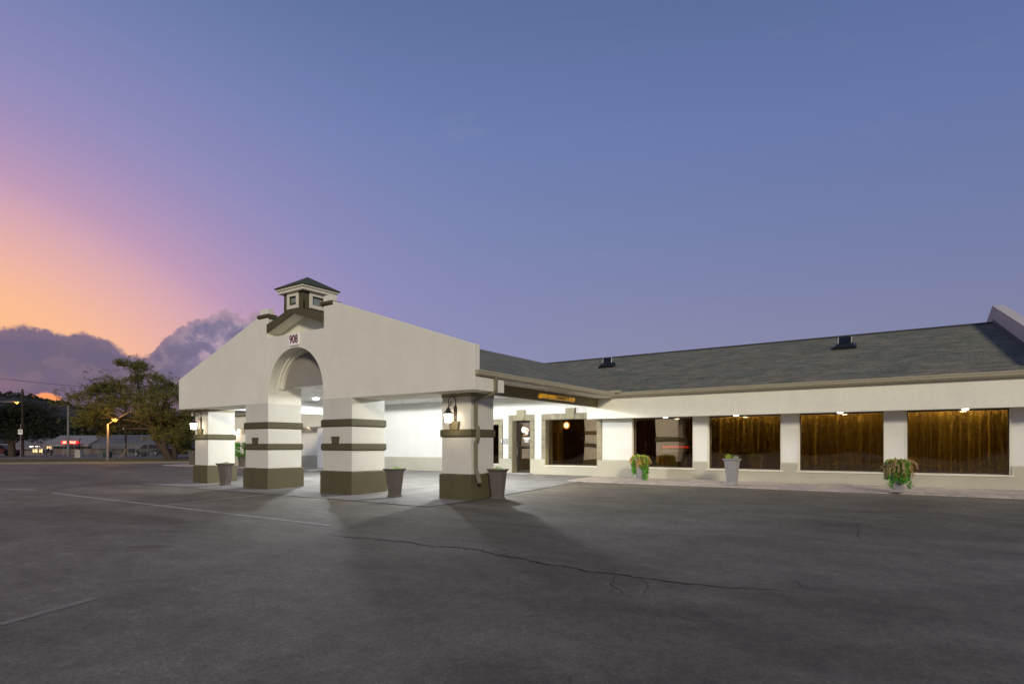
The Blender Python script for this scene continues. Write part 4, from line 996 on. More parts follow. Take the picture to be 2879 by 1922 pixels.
# ------------------------------------------------------------------ planters
def pot_parts(t_, m, s=1.0):
    h = .79 * s; k0 = len(COL.objects)
    PW, PH = .775, 1.07
    def nb(g, *a):
        g.v = [(x * PW, y * PW, z * PH) for x, y, z in g.v]; return g.build(*a)
    g = MB(); g.frustum(0, 0, .05 * s, .66 * s, .165 * s, .165 * s, .235 * s, .235 * s); g.frustum(0, 0, 0, .05 * s, .20 * s, .20 * s, .185 * s, .185 * s)
    nb(g, 'pot', m, t_, .006)
    g = MB()
    for (z0, z1, a0, a1) in ((.66, .69, .235, .255), (.69, .715, .255, .29), (.715, .74, .295, .295)):
        # rim as ring of four trapezoid bars (open top)
        i = len(g.v)
        for z, a in ((z0, a0), (z1, a1)):
            for q in (a, .215):
                for dx, dy in ((-1, -1), (1, -1), (1, 1), (-1, 1)): g.v.append((dx * q * s, dy * q * s, z * s))
        for k in range(4):
            k2 = (k + 1) % 4; g.f += [[i + k, i + k2, i + 8 + k2, i + 8 + k], [i + 4 + k2, i + 4 + k, i + 12 + k, i + 12 + k2], [i + 8 + k, i + 8 + k2, i + 12 + k2, i + 12 + k], [i + k2, i + k, i + 4 + k, i + 4 + k2]]
    nb(g, 'rim', m, t_)
    # raised panels on each side
    g = MB()
    for k in range(4):
        rot = Matrix.Rotation(k * math.pi / 2, 4, 'Z')
        for z0, z1 in ((.10, .34), (.38, .62)):
            for (u0, u1, ww0, ww1) in ((-1, -.80, z0, z1), (.80, 1, z0, z1), (-.8, .8, z0, z0 + .02), (-.8, .8, z1 - .02, z1)):
                i = len(g.v)
                for z in (ww0, ww1):
                    hw = (.165 + (.235 - .165) * (z - .05) / .61); pw = hw * .62
                    for u in (u0, u1):
                        for off in (.0, .012):
                            v = rot @ Vector((u * pw * s, -(hw + off) * s, z * s)); g.v.append(tuple(v))
                g.f += [[i + a for a in q_] for q_ in ((0, 2, 3, 1), (4, 5, 7, 6), (1, 3, 7, 5), (0, 4, 6, 2), (0, 1, 5, 4), (2, 6, 7, 3))]
    nb(g, 'panel_moulding', m, t_)
    g = MB(); g.box(-.21 * s, .21 * s, -.21 * s, .21 * s, .662 * s, .70 * s); nb(g, 'soil', soil, t_)
def tuft(g, c, n, l, spread, w, rnd):
    for k in range(n):
        a = rnd.random() * 6.28; t_ = rnd.random() * spread
        g.leaf((c[0] + rnd.uniform(-.03, .03), c[1] + rnd.uniform(-.03, .03), c[2]), (math.cos(a) * t_, math.sin(a) * t_, 1), l * rnd.uniform(.6, 1.1), w)
def small_plants(t_, seed, s=1.0):
    rnd = random.Random(seed)
    g = MB()
    for k in range(4): tuft(g, (rnd.uniform(-.12, .12), rnd.uniform(-.12, .12), .74), 26, .10, 1.2, .022, rnd)
    g.build('foliage', leaf_y, t_, smooth='leaf')
    g = MB()
    for k in range(3): tuft(g, (rnd.uniform(-.12, .12), rnd.uniform(-.12, .12), .74), 14, .11, 1.0, .018, rnd)
    g.build('flowers', leaf_w, t_, smooth='leaf')
    g = MB()
    for k in range(2): tuft(g, (rnd.uniform(-.1, .1), rnd.uniform(-.1, .1), .74), 20, .12, .8, .02, rnd)
    g.build('foliage', leaf_g, t_, smooth='leaf')
def planter(p, rz, label, m=potm, kind='small', seed=1, s=1.0):
    t_ = thing('planter', label, 'planter', p, rz, 'tapered square planters around the entrance'); pot_parts(t_, m, s)
    if kind == 'small': small_plants(t_, seed)
    return t_
def gp(sx, sy, z): q = gnd(sx, sy, z); return q
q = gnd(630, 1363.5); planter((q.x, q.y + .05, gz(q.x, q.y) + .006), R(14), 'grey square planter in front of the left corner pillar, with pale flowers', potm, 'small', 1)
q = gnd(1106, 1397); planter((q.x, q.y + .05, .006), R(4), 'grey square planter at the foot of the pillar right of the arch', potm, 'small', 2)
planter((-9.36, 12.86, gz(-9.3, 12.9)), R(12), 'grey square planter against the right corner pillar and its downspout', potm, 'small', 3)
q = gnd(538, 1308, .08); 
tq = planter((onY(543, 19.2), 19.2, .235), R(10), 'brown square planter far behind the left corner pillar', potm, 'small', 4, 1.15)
# walk planters
ZS = .245
q = gnd(2058, 1361, ZS); t2 = thing('planter', 'light grey square planter with two grass tufts, below the second wing window', 'planter', q, R(-3), 'tapered square planters around the entrance'); pot_parts(t2, potl)
rn = random.Random(9)
g = MB(); tuft(g, (-.11, 0, .74), 90, .21, .75, .016, rn); tuft(g, (-.13, .08, .74), 40, .18, .9, .016, rn); g.build('foliage', leaf_y, t2, smooth='leaf')
g = MB(); tuft(g, (.11, 0, .74), 90, .18, .95, .014, rn); tuft(g, (.12, -.06, .74), 40, .16, .9, .014, rn); g.build('foliage', leafm('leaf_pale', (.30, .38, .20), (.62, .66, .45)), t2, smooth='leaf')
def trailing(t_, seed, s, spread, drop, spike_m, nsp, nvine, up):
    rnd = random.Random(seed)
    gr = MB(); sp_ = MB(); yl = MB(); HT = .80 * s
    for k in range(nvine):                  # green trailing vines hugging the pot, in bunches
        a = rnd.choice((0.5, 2.6, 3.6, 5.6, 5.0, 4.1)) + rnd.uniform(-.4, .4); r0 = .17 * s; L_ = rnd.uniform(.30, 1.0) * drop
        p = Vector((math.cos(a) * r0, math.sin(a) * r0, HT - .02)); vdir = Vector((math.cos(a) * .8, math.sin(a) * .8, .3)); n = 30
        for i in range(n):
            f = i / n; vdir = vdir.lerp(Vector((math.cos(a) * .02, math.sin(a) * .02, -1)), .25); p = p + vdir.normalized() * L_ / n * 1.15
            if p.z < .06: break
            for _ in range(6):
                o = Vector((rnd.gauss(0, 1), rnd.gauss(0, 1), rnd.gauss(0, .7))) * .036 * (1.2 - f * .5)
                gr.leaf(p + o, (rnd.uniform(-1, 1), rnd.uniform(-1, 1), rnd.uniform(-.8, .5)), rnd.uniform(.035, .065), .042)
    for k in range(520):                    # mound on top
        a = rnd.random() * 6.28; r_ = .25 * s * math.sqrt(rnd.random())
        (yl if rnd.random() < .65 else gr).leaf((r_ * math.cos(a), r_ * math.sin(a), HT - .05 + rnd.random() * .12 * (1.3 - r_ / .3)), (math.cos(a), math.sin(a), rnd.uniform(-.1, 1.2)), rnd.uniform(.04, .09), .036)
    for k in range(nsp):                    # arching spikes
        a = rnd.random() * 6.28; r0 = .13 * s; L_ = rnd.uniform(.30, 1.0) * spread; p = Vector((math.cos(a) * r0, math.sin(a) * r0, HT + .01))
        vdir = Vector((math.cos(a) * .8, math.sin(a) * .8, rnd.uniform(.2, up))); n = 8; dr = rnd.uniform(.16, .42)
        for i in range(n):
            vdir = vdir.lerp(Vector((math.cos(a) * .03, math.sin(a) * .03, -1)), dr); q_ = p + vdir.normalized() * L_ / n
            if i > 0:
                for _ in range(2): sp_.leaf(p, vdir.normalized() + Vector((rnd.uniform(-.45, .45), rnd.uniform(-.45, .45), rnd.uniform(-.45, .45))), L_ / n * 2.0, .019)
            p = q_
    gr.build('trailing_vine', leaf_g, t_, smooth='leaf'); sp_.build('flower_spikes', spike_m, t_, smooth='leaf'); yl.build('foliage', leaf_y, t_, smooth='leaf')
q = gnd(1800, 1350, ZS); t3 = thing('planter', 'grey planter overflowing with green vines and orange spikes before the dining room window', 'planter', q, R(32), 'tapered square planters around the entrance'); pot_parts(t3, potl, .95); trailing(t3, 21, .98, .42, .80, leaf_o, 170, 11, .9)
q = gnd(2523, 1382, ZS); t4 = thing('planter', 'light grey planter bushy with tan spikes and green vines between the two rightmost windows', 'planter', q, R(-6), 'tapered square planters around the entrance'); pot_parts(t4, potl, .92); trailing(t4, 22, .95, .48, .58, leaf_b, 150, 20, 1.3)
# leafy plant on the left wing walk
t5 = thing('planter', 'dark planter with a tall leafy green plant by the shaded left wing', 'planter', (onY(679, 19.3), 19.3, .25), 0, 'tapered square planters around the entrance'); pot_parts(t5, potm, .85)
g = MB(); rn = random.Random(5)
for k in range(420):
    a = rn.random() * 6.28; z = rn.uniform(.55, 1.35); r_ = .34 * math.sqrt(rn.random()) * (1.1 - abs(z - .95)); g.leaf((r_ * math.cos(a), r_ * math.sin(a), z), (math.cos(a), math.sin(a), rn.uniform(-.6, .6)), rn.uniform(.12, .22), .08)
g.build('foliage', leaf_g, t5, smooth='leaf')

# ------------------------------------------------------------------ trees
def tree(name, base, trunks, clumps, nleaf, lsize, lm, label, seed, bk=bark, cat='tree', droop=0.0):
    rnd = random.Random(seed); t_ = thing(name, label, cat, base); g = MB()
    ends = []
    for path, r0, r1 in trunks:
        n = len(path); 
        # smooth subdivide
        pts_ = []
        for a, b in zip(path, path[1:]):
            for k in range(5):
                f = k / 5; p = Vector(a).lerp(Vector(b), f) + Vector((mnoise.noise(Vector(a) * 3 + Vector((f * 3, seed, 0))), mnoise.noise(Vector(a) * 2 + Vector((0, f * 3, seed))), 0)) * .08; pts_.append(p)
        pts_.append(Vector(path[-1])); m_ = len(pts_); g.tube(pts_, [r0 + (r1 - r0) * (k / (m_ - 1)) ** .8 for k in range(m_)], 9); ends += pts_[m_ // 2:]
    lv = MB(); tot = sum(c[3] for c in clumps)
    for cx_, cy_, cz, wt, rx, rz in clumps:
        c = Vector((cx_, cy_, cz)); e = min(ends, key=lambda p: (p - c).length + (0 if p.z < c.z + .5 else 3)); mid = e.lerp(c, .5) + Vector((rnd.uniform(-.3, .3), rnd.uniform(-.3, .3), rnd.uniform(0, .4)))
        L_ = (c - e).length; r0 = .03 + .016 * L_
        g.tube([e, e.lerp(mid, .5), mid, mid.lerp(c, .6), c], [r0, r0 * .8, r0 * .6, r0 * .4, r0 * .22], 6)
        subs = []
        for k in range(7):
            d = Vector((rnd.gauss(0, 1) * rx, rnd.gauss(0, 1) * rx, rnd.gauss(0, 1) * rz)) * .62; tip = c + d; subs.append(tip); m2 = c.lerp(tip, .5) + Vector((0, 0, rnd.uniform(-.05, .15)))
            g.tube([mid.lerp(c, .7), m2, tip], [r0 * .35, r0 * .22, .008], 5)
        n = int(nleaf * wt / tot)
        # twiglets carry leaf sprays -> gaps between sprays
        ntw = max(3, n // 26)
        for k in range(ntw):
            s0 = rnd.choice(subs + [c]); o = Vector((rnd.gauss(0, .42) * rx, rnd.gauss(0, .42) * rx, rnd.gauss(0, .40) * rz)); p = s0.lerp(c, rnd.random() * .4) + o
            td = Vector((rnd.gauss(0, 1), rnd.gauss(0, 1), rnd.gauss(0, .6) - droop)).normalized(); tl = rnd.uniform(.35, .8) * min(1.0, rx)
            for j in range(26):
                f = rnd.random(); q_ = p + td * tl * (f - .5) + Vector((rnd.gauss(0, .08), rnd.gauss(0, .08), rnd.gauss(0, .06)))
                lv.leaf(q_, td * .6 + Vector((rnd.uniform(-1, 1), rnd.uniform(-1, 1), rnd.uniform(-1, .6))), lsize * rnd.uniform(.7, 1.3), lsize * .45)
    g.build('trunk', bk, t_, smooth=True); lv.build('crown', lm, t_, smooth='leaf'); return t_
# big spreading tree: drawn in the picture plane, u = right, v = up, w = depth (toward camera +)
D1 = 56.0; b1 = gnd(480, 1295); b1.z = 0.12; ur = Vector((ct, st, 0)); wf = Vector((st, -ct, 0)) 
def tp(sx, sy, w=0.0):
    u = (sx - 480) / F * D1; v = (1295 - sy) / F * D1; return tuple(ur * u + wf * w + Vector((0, 0, v)))
rt = random.Random(12)
tr = [([tp(484, 1300), tp(462, 1262, .2), tp(442, 1230, .3), tp(432, 1195, .4), tp(418, 1165, .2)], .42, .18),
      ([tp(488, 1300), tp(487, 1270, -.2), tp(490, 1235, -.3), tp(497, 1200, 0)], .30, .12),
      ([tp(486, 1300, .2), tp(474, 1268, .4), tp(468, 1235, .5), tp(464, 1195, .6), tp(455, 1150)], .26, .10),
      ([tp(436, 1205, .3), tp(410, 1190, .8), tp(375, 1185, 1.0), tp(345, 1175, 1.2)], .16, .05),
      ([tp(418, 1165, .2), tp(405, 1135), tp(392, 1100), tp(383, 1065), tp(378, 1035)], .16, .04),
      ([tp(455, 1150), tp(470, 1120), tp(490, 1090)], .12, .05),
      ([tp(497, 1200), tp(520, 1160), tp(535, 1140)], .10, .04),
      ([tp(405, 1135), tp(365, 1115, .6), tp(320, 1105, .8)], .11, .04)]
C1 = []
for sx, sy, wt, rx, rz in ((378, 1030, 1.0, .9, .55), (402, 1040, .7, .7, .45), (352, 1028, .5, .6, .3), (362, 1060, .5, .6, .3), (340, 1065, .6, .8, .5), (330, 1085, 1.0, 1.0, .6), (420, 1060, .5, .6, .4), (305, 1090, .6, .8, .4),
        (350, 1100, 1.6, 1.3, .9), (310, 1115, 1.6, 1.2, .7), (262, 1105, .9, 1.0, .5), (232, 1118, .7, .9, .4), (280, 1135, 1.6, 1.2, .7), (240, 1150, 1.1, 1.0, .6), (225, 1180, 1.0, .9, .6), (215, 1140, .4, .7, .3),
        (445, 1075, .8, .9, .5), (470, 1068, .7, .8, .5), (495, 1080, .9, .9, .6), (520, 1100, 1.2, 1.1, .8), (450, 1110, 1.4, 1.2, .8), (400, 1110, 1.4, 1.1, .8), (490, 1130, 1.6, 1.3, .9), (530, 1140, 1.4, 1.1, .9), (548, 1110, .9, .9, .8),
        (330, 1150, 1.8, 1.3, .8), (380, 1155, 1.8, 1.3, .8), (430, 1155, 1.4, 1.2, .8), (290, 1170, 1.4, 1.1, .7), (260, 1190, .9, .9, .5), (350, 1190, 1.2, 1.2, .6), (310, 1205, .8, 1.0, .5), (400, 1195, 1.0, 1.0, .6),
        (520, 1175, 1.6, 1.2, .9), (540, 1200, 1.4, 1.1, .8), (500, 1205, 1.2, 1.1, .7), (525, 1230, 1.3, 1.0, .6), (545, 1165, 1.0, 1.0, .8), (490, 1235, .7, .8, .5), (560, 1140, 1.0, 1.0, .9), (470, 1190, .8, .9, .6), (285, 1222, .35, .6, .3), (455, 1215, 1.0, .9, .6), (475, 1240, .8, .8, .5), (510, 1265, .6, .7, .4), (440, 1180, 1.2, 1.1, .7), (415, 1130, 1.2, 1.2, .8), (465, 1150, 1.4, 1.2, .8), (500, 1165, 1.4, 1.2, .8), (520, 1245, .5, .7, .35)):
    x, y, z = tp(sx, sy, rt.uniform(-2.2, 2.2)); C1.append((x, y, z, wt, rx, rz))
tree('mesquite_tree', b1, tr, C1, 110000, .125, leaf_t, 'large spreading leaning tree with feathery olive crown beyond the left corner pillar', 5, droop=.15)
# dense round tree at the far left
D2 = 78.0; b2 = far(34, D2); b2.z = 0.12
def tp2(sx, sy, w=0.0):
    u = (sx - 34) / F * D2; v = (1281 - sy) / F * D2; return tuple(ur * u + wf * w + Vector((0, 0, v)))
tr2 = [([tp2(34, 1286), tp2(33, 1262), tp2(32, 1245)], .48, .36), ([tp2(32, 1248), tp2(15, 1236), tp2(-12, 1222)], .24, .10), ([tp2(33, 1248), tp2(52, 1236), tp2(80, 1220)], .22, .10), ([tp2(32, 1248), tp2(34, 1225), tp2(40, 1190)], .26, .10)]
C2 = []
for k in range(60):
    a = rt.random() * 6.28; r_ = math.sqrt(rt.random()); sx = 34 + r_ * math.cos(a) * 112; el_ = rt.random()
    zz = 1226 - el_ * 84 * math.sqrt(max(0, 1 - ((sx - 34) / 130) ** 2)); x, y, z = tp2(sx, zz, r_ * math.sin(a) * 4.5); C2.append((x, y, z, 1.0, 1.5, .95))
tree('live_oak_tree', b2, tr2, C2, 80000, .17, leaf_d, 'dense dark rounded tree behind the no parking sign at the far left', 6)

# hills with wooded ridge
hm = mat('wooded_hill', (0.012, 0.013, 0.012), 1.0, 0.0, 0.02, col2=(0.006, 0.007, 0.008), detail=8)
hp = [(-900, 1180), (-500, 1130), (-200, 1105), (-60, 1100), (0, 1107), (60, 1109), (100, 1116), (143, 1127), (186, 1137), (250, 1158), (330, 1182), (450, 1205), (600, 1225), (900, 1240), (1300, 1247)]
hl = MB(); DH = 620.0; n = 240; sx0, sx1 = -900, 1300
def hy(sx):
    for (a, ya_), (b, yb_) in zip(hp, hp[1:]):
        if a <= sx <= b: return ya_ + (yb_ - ya_) * (sx - a) / (b - a)
    return 1250
for i in range(n + 1):
    sx = sx0 + (sx1 - sx0) * i / n; top_ = (HY - hy(sx)) / F * DH + H
    for j, (dd, f) in enumerate(((DH - 260, 0), (DH - 190, .25), (DH - 110, .58), (DH - 50, .84), (DH, 1.0), (DH + 120, .7), (DH + 300, 0))):
        p = far(sx, dd); nz_ = mnoise.noise(Vector((p.x * .03, p.y * .03, 0))) * 3.0 + mnoise.noise(Vector((p.x * .13, p.y * .13, 2))) * 1.6
        hl.v.append((p.x, p.y, -2 + (top_ + 2) * f * (dd / DH if dd < DH else 1) + (nz_ * .6 if f > 0 else 0)))
for i in range(n):
    for j in range(6): k = i * 7 + j; hl.f.append([k, k + 1, k + 8, k + 7])
tag(hl.build('hills', hm, smooth=True), kind='structure')
# ridge trees: soft mass on the skyline
rdg = MB(); rr = random.Random(77)
for k in range(26000):
    sx = rr.uniform(-300, 760); f = rr.random() ** 2; dd = DH - 100 * f; p = far(sx, dd); h_ = (HY - hy(sx)) / F * DH + H - 40 * f * (1 if hy(sx) < 1200 else .4)
    cl_ = mnoise.noise(Vector((p.x * .12, p.y * .12, 5))); 
    rdg.leaf((p.x, p.y, max(0, h_ - 2) + rr.random() * (3.2 + 4 * cl_)), (rr.uniform(-1, 1), rr.uniform(-1, 1), rr.uniform(-.2, 1)), 2.0, 1.5)
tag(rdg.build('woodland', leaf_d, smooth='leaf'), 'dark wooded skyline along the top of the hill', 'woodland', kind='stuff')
# darker tree belt behind the shop
blt = MB()
for k in range(30000):
    sx = rr.uniform(150, 760); dd = rr.uniform(150, 175); p = far(sx, dd); hgt = 4.0 + 5.5 * (0.5 + mnoise.noise(Vector((p.x * .06, p.y * .06, 1)))) + mnoise.noise(Vector((p.x * .3, p.y * .3, 1))) * 1.5
    blt.leaf((p.x, p.y, rr.random() * hgt + .5), (rr.uniform(-1, 1), rr.uniform(-1, 1), rr.uniform(-.3, 1)), .8, .6)
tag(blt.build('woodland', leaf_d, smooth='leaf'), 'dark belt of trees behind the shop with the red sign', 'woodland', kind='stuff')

# ------------------------------------------------------------------ the shop across the street
DS = 100.0; sb = far(290, DS); shop = thing('shop_building', 'long low grey shop with a metal awning, lit shop window and red neon sign', 'shop', (sb.x, sb.y, 0), TH)
uS = lambda sx: (sx - 290) / F * DS
zS = lambda sy: (HY - sy) / F * DS + H
shw = mat('shop_wall', (0.15, .125, .115), .9, .25, .5, stretch=(6, 1, 1)); shr = mat('shop_roof', (0.20, .185, .19), .6, .12, .4, stretch=(8, .5, 1)); 
g = MB(); g.box(uS(20), uS(540), 0, 12, 0, zS(1258)); g.build('wall', shw, shop)
g = MB(); a, b = uS(150), uS(262); g.prism([(-1.2, zS(1254.0)), (-1.1, zS(1248.5)), (3, zS(1222.5)), (12, zS(1222.5)), (12, zS(1258)), (0, zS(1254))], YZ, a - 1, b); g.build('metal_awning', shr, shop)
g = MB(); g.prism([(-.4, zS(1262)), (-.4, zS(1250)), (3, zS(1221)), (12, zS(1221)), (12, zS(1262))], YZ, b + .05, uS(470)); g.build('roof', mat('shop_roof_dark', (.10, .095, .11), .7, .2, .5), shop)
g = MB(); g.prism([(-.6, zS(1262)), (-.6, zS(1256)), (3, zS(1234)), (12, zS(1234)), (12, zS(1262))], YZ, uS(10), a - 1.05); g.build('roof', mat('shop_roof_left', (.15, .135, .14), .7, .2, .5), shop)
g = MB(); sills = []
for x0, x1, e_ in ((93, 107, 1), (109, 122, 1), (124, 147, 1)): g = MB(); g.box(uS(x0), uS(x1), -.06, -.01, zS(1271), zS(1254)); g.build('lit_window', emis('shop_window_glow', (1.0, .72, .34), 1.5), shop)

for x0 in (92, 99, 107.3, 114, 122.3, 131, 139, 147): g = MB(); g.box(uS(x0) - .04, uS(x0) + .04, -.12, -.07, zS(1272), zS(1253)); g.build('window_mullion', bronze, shop)
for x0 in (95, 110): g = MB(); g.box(uS(x0), uS(x0 + 11), -.9, -.7, zS(1255.2), zS(1253.8)); g.build('strip_lamp', emis('strip_white', (1, .97, .85), 5), shop)
for x0 in (158, 190, 222, 252, 310, 340, 380, 410): g = MB(); g.box(uS(x0), uS(x0 + 14), -.03, .0, .1, zS(1261)); g.build('shutter', mat('shop_shutter', (.10, .07, .06), .8, .3, 2, stretch=(8, 1, 1)), shop)
ng = thing('neon_sign', 'red backlit neon sign reading AIR. VTAGE above the shop front', 'shop sign', far(194, 97.8) + Vector((0, 0, (HY - 1243) / F * 97.8 + H)), TH)
g = MB(); g.box(-1.32, 1.32, 0, .12, -.27, .27); g.box(1.33, 1.75, .02, .1, -.2, .17); g.build('panel', emis('neon_red', (1.0, .02, .015), .75), ng)
text_mesh('lettering', 'AIR.  VTAGE', .50, emis('neon_pink', (1.0, .60, .42), 1.5), ng, Matrix.Translation((0, -.03, 0)) @ rx90, .01, shear=.35, sx=.80, bold=.012)
sl1 = lamp('shop_window_spill', 'AREA', sb + Vector((ct * uS(118), st * uS(118), 1.6)) + wf * 1.0, 60, (1, .7, .35), 3.5, (R(90), 0, TH + math.pi), sy=1.2)

# ------------------------------------------------------------------ street furniture on the verge
def post(g, x, y, h, r, n=8): g.tube([(x, y, 0), (x, y, h)], r, n)
def hgt(sy, d): return (HY - sy) / F * d + H
# brown utility pole
d = 76; p = far(63.5, d); p.z = .1; up_ = thing('utility_pole', 'dark brown wooden utility pole beside the dense round tree', 'utility pole', p, TH)
g = MB(); hh = hgt(1096, d); g.tube([(0, 0, 0), (0, 0, hh)], [.17, .13], 10); g.build('pole', wood, up_)
g = MB(); g.tube([(-.14, -.05, hh - .3), (-.14, -.05, hh - .15)], .05, 8); g.tube([(.14, -.05, hh - .3), (.14, -.05, hh - .15)], .05, 8); g.build('insulator', galv, up_)
def cable(name, label, a, b, sag, r=.022):
    a, b = Vector(a), Vector(b); g = MB(); n = 24; g.tube([a.lerp(b, k / n) - Vector((0, 0, sag * 4 * (k / n) * (1 - k / n))) - a for k in range(n + 1)], r, 5)
    o = g.build(name, blackp); o.location = a; tag(o, label, 'cable')
tpz = Vector((p.x, p.y, hh - .1))
q = far(-40, 60); cable('overhead_cable', 'cable rising from the left edge to the top of the brown pole', (q.x, q.y, hgt(1165, 60)), tpz, .1, .03)
q = far(310, 95); cable('overhead_cable', 'thin cable falling from the top of the brown pole towards the grey lamp post', tpz, (q.x, q.y, hgt(1165, 95)), .6, .02)
q0 = far(-60, 64); q1 = far(460, 80); cable('overhead_cable', 'long thin cable crossing the purple cloud above the hill', (q0.x, q0.y, hgt(1056, 64)), (q1.x, q1.y, hgt(1098, 80)), .3, .022)
sod = (1.0, .42, .08)
def lamp_head(t_, x, z, on=True, s=1.0):
    g = MB(); g.prism([(-.30 * s, 0), (-.22 * s, .09 * s), (.25 * s, .10 * s), (.34 * s, .03 * s), (.30 * s, -.03 * s), (-.28 * s, -.03 * s)], lambda u, v, w: (x + u, w, z + v), -.14 * s, .14 * s); g.build('lamp_head', galv, t_, .02)
    if on:
        g = MB(); g.lathe([(.05 * s, -.17 * s), (.14 * s, -.12 * s), (.17 * s, -.031 * s)], (x, 0, z), 14); g.build('lens', emis('sodium_lamp', (1.0, .38, .06), 1.9), t_, smooth=True)
# sodium lamp at far left reaching over from outside the frame
d = 62; p = far(-60, d); p.z = .1; s1 = thing('street_lamp', 'lit orange street lamp on an arm reaching in from the left edge', 'street lamp', p, TH)
zl = hgt(1132, d); xl = (47 + 60) / F * d
g = MB(); post(g, 0, 0, zl - .4, .09); g.tube([(0, 0, zl - .6), (.8, 0, zl - .1), (2.2, 0, zl + .02), (xl - .3, 0, zl + .03)], .04, 7); g.build('pole', galv, s1); lamp_head(s1, xl, zl)
lp = p + ur * xl + Vector((0, 0, zl - .5)); lamp('street_lamp_source', 'POINT', lp, 220, sod, .2)
# tall grey post with arm into the tree
d = 74; p = far(191.5, d); p.z = .1; s2 = thing('street_lamp', 'tall grey unlit lamp post whose curved arm ends in the spreading tree', 'street lamp', p, TH)
zt = hgt(1119, d); g = MB(); g.tube([(0, 0, 0), (0, 0, zt)], [.14, .09], 10); a_ = (65) / F * d
g.tube([(0, 0, zt - .35), (a_ * .35, 0, zt + .25), (a_ * .65, 0, zt + .62), (a_, 0, zt + .72)], .045, 7); g.build('pole', galv, s2); lamp_head(s2, a_ + .3, zt + .74, False)
# lit orange lamp before the tree
d = 52.8; p = far(303, d); p.z = .1; s3 = thing('street_lamp', 'glaring orange street lamp with slanting arm in front of the spreading tree', 'street lamp', p, TH)
zt = hgt(1194, d); xl = (324 - 303) / F * d; zl = hgt(1182, d)
g = MB(); g.tube([(0, 0, 0), (0, 0, zt)], [.11, .08], 10); g.tube([(0, 0, zt - .05), (xl, 0, zl + .03), ((372 - 303) / F * d, 0, hgt(1157, d))], .035, 7); g.build('pole', galv, s3); lamp_head(s3, xl, zl)
lp = p + ur * xl + wf * .5 + Vector((0, 0, zl - .5)); lamp('street_lamp_source', 'POINT', lp, 300, sod, .2)
# no parking sign
d = 62; p = far(58, d); p.z = .12; ns_ = thing('parking_sign', 'small white NO PARKING sign on a thin post before the dense dark tree', 'sign', p, TH)
g = MB(); g.tube([(0, 0, 0), (0, 0, hgt(1194, d))], .035, 7); g.build('post', galv, ns_)
z0, z1 = hgt(1223.5, d), hgt(1210, d); g = MB(); g.box(-.23, .23, -.045, -.035, z0, z1); g.build('plate', mat('sign_plate', (.8, .78, .74), .5), ns_)
text_mesh('lettering', 'NO', .17, blackt, ns_, Matrix.Translation((0, -.05, z1 - .13)) @ rx90, .002, bold=.006)
text_mesh('lettering', 'PARKING', .115, blackt, ns_, Matrix.Translation((0, -.05, z1 - .29)) @ rx90, .002, sx=.82, bold=.004)
# concrete pillar box, green cabinet
d = 66.5; p = far(223, d); p.z = .1; o = MB(); o.frustum(0, 0, 0, hgt(1266, d), .33, .33, .27, .27); cbx = thing('utility_post', 'squat pale concrete post with a black pipe on the verge', 'utility post', p, TH)
o.build('post', conc, cbx, .02); g = MB(); g.tube([(0, -.02, hgt(1266, d)), (-.05, 0, hgt(1250, d)), (.04, 0, hgt(1238, d)), (.22, 0, hgt(1234, d))], .05, 7); g.build('pipe', blackp, cbx, smooth=True)
p = far(301, d); p.z = .1; gc_ = thing('green_cabinet', 'dark green utility cabinet with a slatted crate top under the orange street lamp', 'utility cabinet', p, TH)
g = MB(); g.box(-.35, .38, -.3, .3, 0, hgt(1271.5, d)); g.build('cabinet', mat('dark_green', (.018, .045, .035), .5, .3, 4), gc_, .02)
g = MB(); g.box(-.5, -.36, -.3, .3, 0, hgt(1272, d) - .05); g.build('side_box', mat('cab_grey', (.12, .12, .12), .6), gc_, .01)
g = MB()
for k in range(7): g.box(-.06, .42, .20, .22, hgt(1271, d) + k * .075, hgt(1271, d) + .03 + k * .075)
g.box(-.08, -.05, .19, .23, hgt(1271, d), hgt(1257, d)); g.box(.40, .43, .19, .23, hgt(1271, d), hgt(1257, d)); g.build('slatted_panel', bronze, gc_)
# dark pole with guy wire and yellow guard
d = 72; p = far(353, d); p.z = .1; gp_ = thing('utility_pole', 'thin dark pole with a white box, seen through the spreading tree', 'utility pole', p, TH)
g = MB(); g.tube([(0, 0, 0), (0, 0, 7.5)], [.13, .10], 8); g.build('pole', wood, gp_); g = MB(); g.box(-.3, -.14, -.1, .1, hgt(1211, d), hgt(1204, d)); g.build('meter_box', whitep, gp_)
pa = far(336, 66); pb = far(374, 66); gw = MB(); va = Vector((0, 0, .12)); vb = (pb - pa) + Vector((0, 0, hgt(1240, 66))); gw.tube([va, vb], .035, 6); o = gw.build('guy_wire', mat('guard_yellow', (.42, .33, .10), .6)); o.location = (pa.x, pa.y, 0); tag(o, 'slanting yellow guarded guy wire on the verge under the spreading tree', 'guy wire')
